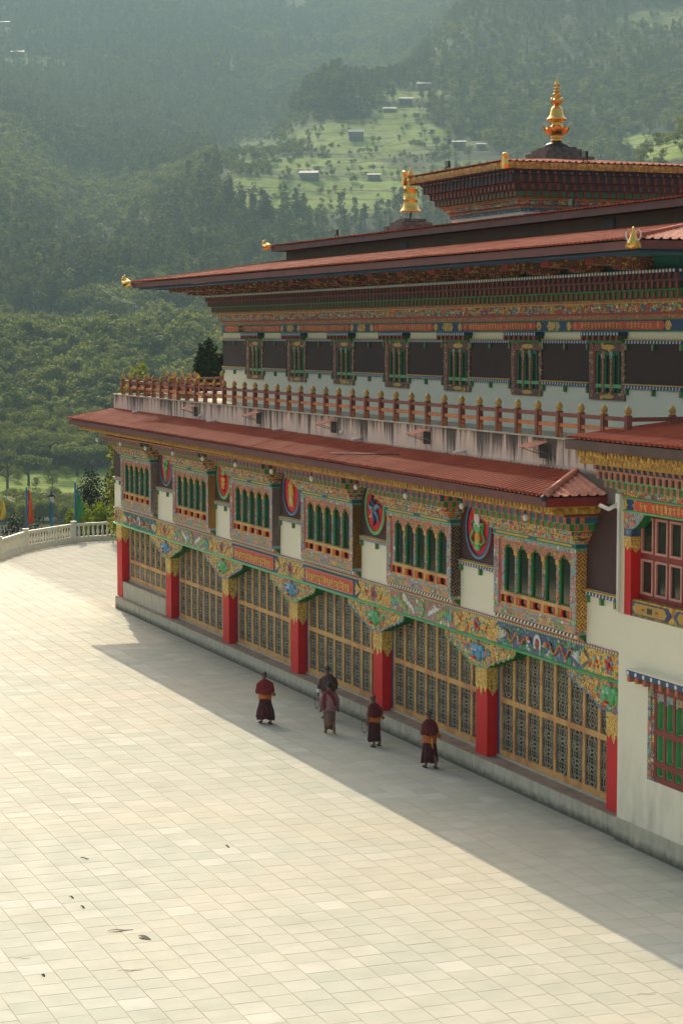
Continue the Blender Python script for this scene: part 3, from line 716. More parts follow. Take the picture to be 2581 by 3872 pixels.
roof_face((EX0, 5, EZ), (EX0, EY, EZ), (1, 0, 0), 1.66, .27, False, True, 'roof', lroof, tilt=True)
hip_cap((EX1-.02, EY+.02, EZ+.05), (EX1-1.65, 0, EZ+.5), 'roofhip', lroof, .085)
hip_cap((EX0, EY, EZ+.16), (EX0+1.65, 0, EZ+.61), 'roof', lroof, .06)
b = MB(); b.ell((EX1-.02, EY-.02, EZ-.03), (.09, .09, .08), 8, 5); b.build('hip_end_cap', ['black'], lroof)
q = MB(); q.prism([(y, z) for y, z in ((EY, EZ+.14), (EY+.4, EZ+.14), (EY+.4, EZ+.18), (EY, EZ+.16))], -49, -48.6, 0, 'x')
# loose batten lying on the sheets
b = MB(); b.tube([(-15.9, -1.28, EZ+.24), (-12.1, -.62, EZ+.39)], .022, 5); t = b.build('loose_batten', ['fascia2']); t['label'] = 'thin brown wooden batten lying loose on the lower red roof'; t['category'] = 'batten'
b = MB(); b.box(-46.15, -2.4, -.07, .0, 8.60, 8.74); b.build('mortar_flashing', ['pink'], monastery)

# ------------------------------------------------------------------ terrace wall with vents
b = MB(); b.box(-46.2, 0.0, 0.0, .25, 8.0, 9.42); b.box(-46.2, -45.95, .251, 3.6, 8.0, 9.42); b.box(-.25, 0, .251, 4.2, 8.0, 9.42)
tw = b.build('terrace_wall', ['pink'], monastery)
b = MB(); b.box(-46.25, 0.04, -.05, .30, 9.422, 9.46); b.box(-46.25, -45.9, .301, 3.6, 9.422, 9.46); b.box(-.3, .04, .301, 4.2, 9.422, 9.46); b.build('wall_coping', ['plinth'], tw)
b = MB(); b.box(-45.9, -.3, .3, 3.95, 9.1, 9.22); b.build('terrace_deck', ['plinth'], monastery)
b = MB(); b.box(-50.8, -46.2, 3.6, 12, 8.6, 9.40); b.box(-50.8, -46.2, 3.58, 3.599, 9.3, 9.46); b.build('rear_terrace_wall', ['pink'], monastery)
for xv in (-34.3, -26.8, -19.38, -11.9, -4.42):
    v = MB(); v.box(xv, xv+.06, -.02, .0, 8.86, 9.30); v.box(xv+.62, xv+.68, -.02, .0, 8.86, 9.30); v.box(xv+.06, xv+.62, -.02, 0, 8.84, 8.90); v.box(xv+.06, xv+.62, -.02, 0, 9.26, 9.30)
    vv = v.build('vent_window', ['pink'], tw)
    v = MB(); v.box(xv+.061, xv+.619, -.008, -.002, 8.90, 9.26); v.build('vent_opening', ['void'], vv)
    v = MB()
    for q in range(5):
        xx = xv-.16+q*.15; v.add([(xx, -.50, 9.19), (xx+.09, -.50, 9.19), (xx+.09, -.01, 9.34), (xx, -.01, 9.34), (xx, -.50, 9.175), (xx+.09, -.50, 9.175), (xx+.09, -.01, 9.325), (xx, -.01, 9.325)], [(0, 1, 2, 3), (4, 7, 6, 5), (0, 4, 5, 1), (1, 5, 6, 2), (3, 7, 4, 0)])
    v.box(xv-.16, xv+.53, -.47, -.45, 9.165, 9.174); v.box(xv-.16, xv+.53, -.06, -.04, 9.30, 9.309)
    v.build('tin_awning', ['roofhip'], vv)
    v = MB(); v.tube([(xv, -.5, 9.17), (xv+.02, -.01, 9.0)], .012, 4); v.build('awning_stay', ['iron'], vv); v = MB(); v.tube([(xv+.68, -.5, 9.17), (xv+.68, -.01, 9.0)], .012, 4); v.build('awning_stay', ['iron'], vv)
for xp in (-41.8, -31.4, -24.0, -16.6, -8.9):
    v = MB(); v.tube([(xp, 0, 8.83), (xp+.05, -.38, 8.81)], .045, 8); v.build('drain_spout', ['white'], tw)
for xp in (-33.3, -18.3, -1.9):
    v = MB(); v.ell((xp, -.04, 8.95), (.07, .07, .07), 8, 6); v.build('bulkhead_lamp', ['white'], tw)

# ------------------------------------------------------------------ upper storey
UX0, UX1, UY, UYB = -42.57, -3.9, 3.9, 15.9
b = MB(); b.box(UX0, UX1, UY, UYB, 9.2, 12.13); uw = b.build('upper_wall', ['wall'], monastery)
WX = [-9.02-5.05*i for i in range(7)]
def upper_window(x0):
    x1 = x0+2.02; F = UY-.06; b = MB()
    b.box(x0-.03, x0+.20, F, UY+.001, 10.22, 11.80, 0); b.box(x0+.2, x0+.34, F+.005, UY, 10.42, 11.72, 1)
    b.box(x1-.18, x1, F, UY+.001, 10.22, 11.80, 0); b.box(x0+.20, x1-.18, F, UY+.001, 10.22, 10.42, 2); b.box(x0+.34, x1-.18, F, UY+.001, 11.56, 11.80, 2)
    wv = b.build('upper_window', ['orn_dark', 'red_fascia', 'orn_maroon'], monastery)
    b = MB(); b.box(x0+.3, x1-.15, UY-.008, UY-.002, 10.4, 11.6); b.build('dark_glass', ['void'], wv)
    for i in range(3):
        c = x0+.55+.48*i; q = MB(); q.box(c-.19, c-.09, F+.02, UY-.01, 10.43, 11.50); q.box(c+.11, c+.17, F+.03, UY-.01, 10.43, 11.50); q.box(c-.19, c+.17, F+.02, UY-.01, 11.46, 11.54)
        q.build('green_casement', ['dgreen'], wv)
    for i in range(2):
        c = x0+.79+.48*i; q = MB(); q.box(c-.05, c+.05, F-.01, F+.03, 10.42, 11.42, 0); q.box(c-.09, c+.09, F-.015, F+.03, 11.36, 11.56, 1)
        q.build('mullion', ['orn_red', 'orn_multi'], wv)
    q = MB(); q.box(x0+.34, x1-.18, F+.012, F+.03, 10.56, 10.66); q.build('turquoise_rail', [M['teal'] if 0 else 'lgreen'], wv)
    q = MB(); q.disc(x0+1.1, 11.68, F-.01, F-.001, .38, .07, 14); q.disc(x0+1.1, 10.32, F-.01, F-.001, .36, .06, 14); q.build('gold_cartouche', ['goldp'], wv)
    # head cornice
    q = MB(); q.box(x0-.12, x1+.08, UY-.30, UY, 11.99, 12.10, 0); q.box(x0-.08, x1+.04, UY-.20, UY, 11.86, 11.988, 1); q.box(x0-.05, x1+.02, UY-.14, UY, 11.80, 11.858, 2)
    hd = q.build('window_cornice', ['blue', 'dgreen', 'green'], monastery)
    q = MB()
    for i in range(13): c = x0-.05+i*(2.14-.05)/12; q.disc(c, 12.045, UY-.31, UY-.301, .035, .045, 8)
    q.build('white_dots', ['white'], hd, kind='stuff')
    f = MB(); f.box(x0-.11, x0-.02, UY-.29, UY-.201, 11.87, 11.985); f0 = f.build('bracket_block', ['redblk'], hd)
    for i in range(1, 7): copy_at(f0, (i*.34, 0, 0), hd)
    return wv, hd
w0, h0 = upper_window(WX[0])
for x in WX[1:]:
    d = (x-WX[0], 0, 0); copy_tree(w0, d); copy_tree(h0, d)
ends = [UX1]+sum([[x+2.05, x-.05] for x in WX], [])+[UX0]
for i in range(0, len(ends), 2):
    xa, xb = ends[i+1], ends[i]
    q = MB(); q.box(xa, xb, UY-.03, UY+.001, 10.68, 11.77); p = q.build('maroon_panel', ['maroon2'], monastery)
    trim(xa-.02, xb+.02, 11.77, p, UY-.0); trim(xa-.02, xb+.02, 10.56, p, UY-.0)
# text band
b = MB(); b.box(UX0-.04, UX1+.04, UY-.04, UYB+.04, 12.132, 12.41, 0); b.box(UX0-.07, UX1+.07, UY-.07, UYB+.07, 12.412, 12.44, 1); b.box(UX0-.07, UX1+.07, UY-.07, UYB+.07, 12.10, 12.13, 1)
tb = b.build('script_band', ['blue', 'green'], monastery)
for i in range(6):
    c = -7.5-PER*i; L = 2.55
    if c-L < UX0: L = 1.2; c = UX0+1.6
    q = MB(); q.prism(pointed(c, 12.27, L, .115, .14), UY-.055, UY-.041); pl = q.build('script_plate', ['orange'], tb)
    t = MB(); n = int(L*2/.205)
    for k_ in range(n):
        if k_ not in (1, n-2, int(n*.62)): glyph(t, MANTRA[(k_*3+1) % 7], c-L+.1+k_*.205, 12.20, .15, UY-.066, UY-.056)
    t.build('gold_lettering', ['letter'], pl)
    for xx in (c-L-.55, c+L+.55):
        if xx < UX0+.3: continue
        g = MB(); g.prism(pointed(xx+(.28 if xx < c else -.28), 12.27, .08, .12, .10), UY-.052, UY-.042); g.build('gold_leaf_end', ['orn_gold2'], tb)
    if c-L-1.2 > UX0:
        g = MB(); g.prism(pointed(c-PER/2, 12.27, .3, .13, .14), UY-.054, UY-.043); g.build('gold_knot', ['orn_gold'], tb)
# cornice tiers wrapping the storey
def tier(name, o, z0, z1, mat, X0=UX0, X1=UX1, Y0=UY, Y1=UYB, par=None, t=.4):
    b = MB(); a, c, d, e = X0-o, X1+o, Y0-o, Y1+o
    b.box(a, c, d, d+t, z0, z1); b.box(a, c, e-t, e, z0, z1); b.box(a, a+t, d+t+.001, e-t-.001, z0, z1); b.box(c-t, c, d+t+.001, e-t-.001, z0, z1)
    return b.build(name, [mat], par or monastery)
tier('red_petal_row', .06, 12.442, 12.56, 'orn_red'); tier('red_bead_row', .10, 12.562, 12.62, 'redblk')
tier('petal_row', .17, 12.622, 12.86, 'orn_flower'); tier('gold_fillet', .26, 12.862, 12.89, 'goldp'); tier('petal_lip', .28, 12.892, 12.97, 'orn_red')
def block_row(tname, o, z0, z1, mats, pitch, bw, top_mat, X0=UX0, X1=UX1, Y0=UY, Y1=UYB, ind=0, sides=False, th=.035):
    """backing strip, projecting bracket blocks (the nearest ones as single parts) and the fillet above"""
    bk = tier(tname, o-.025, z0, z1, mats[1], X0, X1, Y0, Y1)
    tier(tname+'_fillet', o+.02, z1+.001, z1+th, top_mat, X0, X1, Y0, Y1)
    y = Y0-o; n = int((X1-X0+2*o-bw)/pitch); pit = (X1-X0+2*o-bw)/n; xb = X1+o
    f = MB(); f.box(xb-bw, xb, y, y+.024, z0+.002, z1-.002, 0); f.box(xb-bw*.8, xb-bw*.2, y-.008, y-.0005, z0+.03, z1-.03, 1)
    f0 = f.build('bracket_block', [mats[0], mats[2]], bk)
    for i in range(1, min(ind, n+1)): copy_at(f0, (-i*pit, 0, 0), bk)
    if ind < n+1 or sides:
        s = MB()
        for i in range(max(1, ind), n+1): x = xb-i*pit; s.box(x-bw, x, y, y+.024, z0+.002, z1-.002, 0)
        if sides:
            m = int((Y1-Y0+2*o-bw)/pitch); pm = (Y1-Y0+2*o-bw)/m
            for i in range(1, m+1): s.box(xb-.024, xb, y+i*pm, y+i*pm+bw, z0+.002, z1-.002, 0)
        s.build('bracket_blocks', [mats[0]], bk, kind='stuff')
    return bk
block_row('green_tier', .42, 12.975, 13.17, ('terra2', 'dgreen', 'redblk'), .31, .12, 'green', ind=50, sides=True)
block_row('red_tier', .55, 13.21, 13.40, ('terra2', 'black', 'redblk'), .31, .12, 'brown', ind=50, sides=True)
tier('blue_scroll_row', .62, 13.44, 13.60, 'blue')
b = MB(); x = UX1+.6
while x > UX0-.7:
    b.prism([(x, 13.45), (x+.10, 13.45), (x+.16, 13.58), (x+.02, 13.60)][::-1], UY-.70, UY-.622, 0); x -= .31
b.build('orange_scroll_ends', ['terra2'], monastery, kind='stuff')
tier('blue_dot_row', .76, 13.602, 13.70, 'blue')
b = MB(); x = UX1+.72
while x > UX0-.75: b.disc(x, 13.65, UY-.775, UY-.761, .052, .048, 7); x -= .175
y = UY-.6
while y < UYB: b.prism([(y+.045*math.cos(R(t)), 13.65+.042*math.sin(R(t))) for t in range(0, 360, 51)], UX1+.761, UX1+.775, 0, 'x'); y += .175
b.build('white_dots', ['white'], monastery, kind='stuff')
b = MB(); b.box(UX0-2.9, UX1+2.9, UY-2.9, UYB+2.9, 14.03, 14.06); b.build('soffit', ['teal'], monastery)
tier('inner_soffit_wall', .5, 13.702, 14.028, 'teal')
# stepped cantilever beams
def beam(x):
    b = MB(); y0 = UY-.5
    up = [(UY-2.25, 13.97), (UY-2.22, 13.86), (UY-2.05, 13.82), (UY-1.4, 13.80), (y0, 13.80), (y0, 14.03), (UY-2.25, 14.03)]
    lo = [(UY-1.45, 13.795), (UY-1.42, 13.74), (UY-1.3, 13.703), (y0, 13.703), (y0, 13.795)]
    b.prism(up[::-1], x-.22, x+.22, 0, 'x'); b.prism(lo[::-1], x-.20, x+.20, 0, 'x')
    o = b.build('cantilever_beam', ['orn_dark'], monastery)
    q = MB(); q.box(x-.225, x+.225, UY-2.27, UY-2.252, 13.82, 14.028); q.build('beam_end', ['red_fascia'], o); q = MB(); q.box(x-.205, x+.205, UY-1.47, UY-1.452, 13.71, 13.80)
    q.build('beam_end', ['red_fascia'], o)
    return o
b0 = beam(-4.9)
for i in range(1, 16): copy_tree(b0, (-2.53*i, 0, 0))
# main roof
MX0, MX1, MY0, MY1, MZ = -45.8, -.7, .7, 19.1, 14.30
def eave_boards(X0, X1, Y0, Y1, z0, z1, mat, nm, inset=.06, t=.05):
    return tier(nm, -inset, z0, z1, mat, X0, X1, Y0, Y1, None, t)
eave_boards(MX0, MX1, MY0, MY1, 14.06, 14.27, 'fascia', 'fascia_board'); tier('blue_eave_board', -.25, 13.985, 14.028, 'blue', MX0, MX1, MY0, MY1, None, .5)
q = MB(); q.box(-41, -5.6, 5.7, 14.1, 14.5, 15.04); mroof = q.build('main_roof', ['maroon'], monastery)
roof_face((MX0, MY0, MZ), (MX1, MY0, MZ), (0, 1, 0), 5.3, .15, True, True, 'roofp', mroof)
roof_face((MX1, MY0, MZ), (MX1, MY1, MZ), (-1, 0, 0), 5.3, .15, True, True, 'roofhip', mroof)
roof_face((MX0, MY1, MZ), (MX0, MY0, MZ), (1, 0, 0), 5.3, .15, True, True, 'roofp', mroof)
roof_face((MX1, MY1, MZ), (MX0, MY1, MZ), (0, -1, 0), 5.3, .15, True, True, 'roofp', mroof, sheet=9)
hip_cap((MX1, MY0, MZ+.03), (MX1-5.3, MY0+5.3, MZ+.83), 'roofp', mroof, .08); hip_cap((MX0, MY0, MZ+.03), (MX0+5.3, MY0+5.3, MZ+.83), 'roofp', mroof, .05)
# clerestory
b = MB(); b.box(-40.5, -6.0, 6.0, 13.8, 15.0, 15.52); cl = b.build('clerestory_wall', ['olive'], monastery)
for xv in (-28.1, -12.4):
    b = MB(); b.box(xv, xv+.8, 5.97, 5.999, 15.14, 15.46, 0)
    for q in range(4): b.box(xv+.04, xv+.76, 5.95, 5.969, 15.17+q*.07, 15.20+q*.07, 1)
    b.build('louvred_vent', ['void', 'black'], cl)
KX0, KX1, KY0, KY1, KZ = -41.05, -5.45, 5.45, 14.35, 15.76
eave_boards(KX0, KX1, KY0, KY1, 15.522, 15.74, 'fascia2', 'clerestory_fascia')
b = MB(); b.box(KX0+.1, KX1-.1, KY0+.1, KY1-.1, 15.60, 15.66); kroof = b.build('clerestory_roof', ['maroon'], monastery)
for a_ in (((KX0, KY0, KZ), (KX1, KY0, KZ), (0, 1, 0), True, True, 1.1), ((KX1, KY0, KZ), (KX1, KY1, KZ), (-1, 0, 0), True, True, 1.1), ((KX0, KY1, KZ), (KX0, KY0, KZ), (1, 0, 0), True, True, 1.1), ((KX1, KY1, KZ), (KX0, KY1, KZ), (0, -1, 0), True, True, 9)):
    roof_face(a_[0], a_[1], a_[2], 4.45, .045, a_[3], a_[4], 'roofp', kroof, sheet=a_[5])
# pavilion
PX0, PX1, PY0, PY1 = -26.1, -20.3, 7.2, 12.6
b = MB(); b.box(PX0, PX1, PY0, PY1, 15.7, 16.14); b.build('pavilion_wall', ['wall'], monastery)
def pt(nm, o, z0, z1, mat, t=.4): return tier(nm, o, z0, z1, mat, PX0, PX1, PY0, PY1, None, t)
pt('pavilion_script_band', .04, 16.142, 16.22, 'orn_blue'); pt('green_fillet', .06, 16.222, 16.245, 'green'); pt('red_petal_row', .09, 16.247, 16.36, 'orn_red')
pt('petal_row', .2, 16.362, 16.50, 'orn_flower'); pt('gold_fillet', .28, 16.502, 16.53, 'goldp'); pt('petal_lip', .33, 16.532, 16.60, 'orn_red')
block_row('green_tier', .48, 16.605, 16.79, ('terra2', 'dgreen', 'redblk'), .31, .13, 'brown', PX0, PX1, PY0, PY1, ind=18, sides=True)
block_row('red_tier', .62, 16.83, 17.02, ('terra2', 'black', 'redblk'), .31, .13, 'brown', PX0, PX1, PY0, PY1, ind=18, sides=True)
block_row('blue_tier', .80, 17.06, 17.30, ('terra2', 'black', 'blue'), .31, .12, 'black', PX0, PX1, PY0, PY1, ind=18, sides=True)
pt('blue_dot_row', .88, 17.338, 17.41, 'blue')
b = MB(); x = PX1+.85
while x > PX0-.85: b.disc(x, 17.37, PY0-.895, PY0-.881, .04, .04, 7); x -= .31
y = PY0-.8
while y < PY1+.85: b.prism([(y+.04*math.cos(R(t)), 17.37+.04*math.sin(R(t))) for t in range(0, 360, 51)], PX1+.881, PX1+.895, 0, 'x'); y += .31
b.build('white_dots', ['pinkp'], monastery, kind='stuff')
b = MB(); b.box(PX0-1.15, PX1+1.15, PY0-1.15, PY1+1.15, 17.412, 17.45); b.build('pavilion_soffit', ['black'], monastery)
gb = pt('gold_eave_board', 1.2, 17.452, 17.67, 'goldrel', .06)
b = MB(); x = PX1+1.15
while x > PX0-1.2: b.disc(x, 17.53, PY0-1.222, PY0-1.201, .06, .055, 8); x -= .16
y = PY0-1.15
while y < PY1+1.2: b.prism([(y+.06*math.cos(R(t)), 17.53+.055*math.sin(R(t))) for t in range(0, 360, 45)], PX1+1.201, PX1+1.222, 0, 'x'); y += .16
b.build('gold_rosettes', ['ygold'], gb, kind='stuff')
b = MB(); b.box(PX0-1, PX1+1, PY0-1, PY1+1, 17.6, 17.66); proof = b.build('pavilion_roof', ['maroon'], monastery)
gx0, gx1, gy0, gy1 = PX0-1.25, PX1+1.25, PY0-1.25, PY1+1.25
roof_face((gx0, gy0, 17.69), (gx1, gy0, 17.69), (0, 1, 0), 4.1, .11, True, True, 'roofp', proof); roof_face((gx1, gy0, 17.69), (gx1, gy1, 17.69), (-1, 0, 0), 4.1, .11, True, True, 'roofp', proof)
roof_face((gx0, gy1, 17.69), (gx0, gy0, 17.69), (1, 0, 0), 4.1, .11, True, True, 'roofp', proof); roof_face((gx1, gy1, 17.69), (gx0, gy1, 17.69), (0, -1, 0), 4.1, .11, True, True, 'roofp', proof)
# golden pinnacle
FX, FY = -23.2, 9.9
fin = empty('golden_pinnacle', (FX, FY, 18.05), 'tall golden lotus and bell pinnacle on stepped stone base atop the pavilion roof', 'roof ornament')
for hs, z0, z1 in ((.98, 18.02, 18.20), (.82, 18.202, 18.35), (.66, 18.352, 18.47), (.52, 18.472, 18.56)):
    n = 5
    m = MB()
    for i in range(n):
        a = FX-hs+2*hs*i/n; m.box(a+.008, a+2*hs/n-.008, FY-hs+random.uniform(0, .02), FY+hs, z0, z1-random.uniform(0, .012))
    for i in range(n):
        a = FY-hs+2*hs*i/n; m.box(FX+hs+.001, FX+hs+random.uniform(.008, .03), a+.008, a+2*hs/n-.008, z0, z1-.005)
    m.build('stone_step', ['stone'], fin)
m = MB(); m.lathe([(.43, 18.562), (.42, 18.62), (.33, 18.70), (.15, 18.75)], FX, FY, 24); m.build('black_dome', ['black'], fin)
m = MB(); m.lathe([(.16, 18.74), (.21, 18.78), (.21, 18.82), (.17, 18.84), (.2, 18.88), (.22, 18.92), (.15, 18.95), (.3, 19.02), (.40, 19.12), (.36, 19.24), (.2, 19.30), (.16, 19.36), (.18, 19.40), (.16, 19.46)], FX, FY, 28); m.build('lotus_bowl', ['gild'], fin)
for i in range(10):
    a = R(36*i+10); m = MB(); v = []
    for t, wd, rr_ in ((0, .10, .24), (.25, .15, .36), (.5, .155, .44), (.75, .11, .455), (1, .005, .50)):
        z = 18.98+.34*t
        for s in (-1, 0, 1):
            aa = a+s*wd/rr_*.9; r2 = rr_+(.025 if s == 0 else -.01); v.append((FX+r2*math.cos(aa), FY+r2*math.sin(aa), z))
    f = []
    for j in range(4):
        for q in range(2): p = j*3+q; f.append((p, p+1, p+4, p+3))
    m.add(v, f, 0, True); m.build('lotus_petal', ['gild'], fin)
m = MB(); m.lathe([(.14, 19.44), (.30, 19.47), (.355, 19.53), (.34, 19.56), (.28, 19.60), (.245, 19.68), (.21, 19.85), (.19, 19.92), (.15, 19.96), (.11, 19.99), (.10, 20.06)], FX, FY, 28); m.build('golden_bell', ['gild'], fin)
m = MB(); m.lathe([(.09, 20.05), (.17, 20.10), (.2, 20.20), (.13, 20.24), (.08, 20.28)], FX, FY, 24)
for i in range(8):
    a = R(45*i); m.ell((FX+.19*math.cos(a), FY+.19*math.sin(a), 20.2), (.045, .045, .09), 6, 5)
m.build('small_lotus', ['gild'], fin)
m = MB(); m.lathe([(.07, 20.26), (.12, 20.31), (.135, 20.40), (.13, 20.44), (.07, 20.46), (.06, 20.49), (.115, 20.50), (.115, 20.54), (.05, 20.56), (.05, 20.58), (.10, 20.59), (.10, 20.63), (.045, 20.65), (.04, 20.67), (.09, 20.71), (.085, 20.77), (.03, 20.85), (.012, 20.9), (.008, 21.02)], FX, FY, 24); m.build('ringed_spire', ['gild'], fin)
# victory banner
VX, VY = -36.3, 9.9
vb = empty('victory_banner', (VX, VY, 16.04), 'gilded cylindrical victory banner flaring at its foot on the left of the ridge', 'roof ornament')
m = MB()
for hs, z0, z1 in ((.95, 16.0, 16.3), (.85, 16.302, 16.46), (.68, 16.462, 16.62), (.5, 16.622, 16.74)):
    for i in range(4):
        a = VX-hs+2*hs*i/4; m.box(a+.01, a+hs/2-.01, VY-hs+random.uniform(0, .04), VY+hs, z0, z1-random.uniform(0, .03))
m.build('stone_base', ['stone'], vb)
m = MB(); m.tube([(VX, VY, 16.7), (VX, VY, 17.1)], .035, 8); m.build('pole', ['black'], vb)
m = MB(); m.lathe([(.44, 17.02), (.46, 17.05), (.40, 17.10), (.33, 17.20), (.295, 17.35), (.28, 17.5), (.287, 17.51), (.287, 17.54), (.278, 17.55), (.272, 17.93), (.279, 17.94), (.279, 17.97), (.272, 17.98), (.268, 18.26), (.26, 18.31), (.12, 18.33)], VX, VY, 28); m.build('banner_drum', ['gild'], vb)
m = MB(); m.lathe([(.12, 18.46), (.13, 18.52), (.13, 18.56), (.08, 18.68), (.03, 18.78), (.005, 18.86)], VX, VY, 20); m.lathe([(.10, 18.32), (.11, 18.46)], VX, VY, 16); m.build('flame_tip', ['gild'], vb)
m = MB(); m.tube([(VX, VY, 18.8), (VX-.25, VY, 19.1), (VX-.5, VY, 19.6)], .012, 4); m.build('antenna_wire', ['iron'], vb)
# corner ornaments
def makara(x, y, z, ax, ay, s=1.0, horns=False):
    d = Vector((ax, ay, 0)).normalized(); o = MB(); P = lambda t, h: (x+d.x*t*s, y+d.y*t*s, z+h*s)
    o.tube([P(-.3, 0), P(-.05, .02), P(.15, .0), P(.3, .02), P(.38, .14), P(.36, .28), P(.3, .34)], [.07*s, .13*s, .15*s, .12*s, .09*s, .06*s, .03*s], 10)
    o.ell(P(.05, .14), (.07*s, .07*s, .06*s), 8, 5); o.ell(P(.15, -.1), (.09*s, .09*s, .05*s), 8, 5)
    r = o.build('corner_ornament', ['gild'], monastery)
    if horns:
        q = MB(); e = Vector((-d.y, d.x, 0))
        for sg in (-1, 1):
            pts = [Vector(P(.1, .1))+e*sg*.1*s]
            for k_ in range(1, 8): a = R(25*k_); pts.append(Vector(P(.1, .12+.22*math.sin(a*.9)*1.2))+e*sg*(.12+.16*math.sin(a))*s)
            q.tube(pts, [.022*s]*4+[.018*s]*2+[.012*s]*2, 6)
            q.ell(Vector(P(.15, -.12))+e*sg*.14*s, (.05*s, .05*s, .10*s), 8, 6)
        q.build('ornament_horns', ['white'], r)
    return r
makara(MX0-.1, MY0-.1, MZ-.05, -1, -.2, 1.1);  makara(KX0-.05, KY0-.05, KZ-.02, -1, -.2, .9)
m = MB(); hx_, hy_ = MX1+.05, MY0-.12
m.lathe([(.07, MZ-.26), (.15, MZ-.20), (.13, MZ-.08), (.08, MZ+.05), (.04, MZ+.17), (.04, MZ+.22), (.01, MZ+.27)], hx_, hy_, 12)
hc = m.build('corner_ornament', ['gild'], monastery)
m = MB()
for sg in (-1, 1):
    o_ = lambda t, h: (hx_+sg*t*.93, hy_+sg*t*.36, MZ+h)
    m.tube([o_(.08, -.06), o_(.18, -.04), o_(.23, .05), o_(.22, .14), o_(.16, .21)], [.022, .022, .018, .014, .008], 7, 0); m.ell(o_(.16, -.15), (.055, .05, .07), 8, 6, 1); m.ell(o_(.20, -.20), (.04, .04, .045), 8, 6, 1)
m.build('ornament_horns', ['white', 'ygold'], hc)
for (x, y, s_) in ((gx1+.02, gy0-.02, 1), (gx0-.05, gy0-.05, 1)):
    m = MB(); m.prism([(x-.09, 17.42), (x+.09, 17.42), (x+.12, 17.55), (x+.09, 17.75), (x+.11, 17.85), (x+.03, 17.92), (x-.05, 17.88), (x-.1, 17.7), (x-.12, 17.55)][::-1], y-.07, y+.07); m.ell((x, y, 17.87), (.10, .10, .08), 8, 6); m.build('corner_ornament', ['gild'], monastery)
# floodlights on the roofs
def flood(x, y, z, label, a=0.3):
    r = empty('floodlight', (x, y, z), label, 'floodlight', None, 'floodlights on the roof edges')
    m = MB(); m.box(x-.14, x+.14, y-.05, y+.03, z+.12, z+.34); m.box(x-.12, x+.12, y-.058, y-.051, z+.14, z+.32, 1); m.build('lamp_housing', ['black', 'glass'], r)
    m = MB(); m.tube([(x-.15, y, z), (x-.15, y, z+.22)], .014, 5); m.tube([(x+.15, y, z), (x+.15, y, z+.22)], .014, 5); m.build('bracket', ['black'], r)
flood(-24.2, gy0+.25, 17.72, 'small black floodlight on the left eave of the pavilion roof'); flood(-19.3, 9.0, 17.75, 'black floodlight on the right side of the pavilion roof by the pinnacle')
flood(-33.9, KY0+.3, 15.79, 'small black floodlight standing on the left part of the clerestory roof'); flood(-13.9, KY0+.3, 15.79, 'tiny black floodlight on the clerestory roof in front of the pavilion')

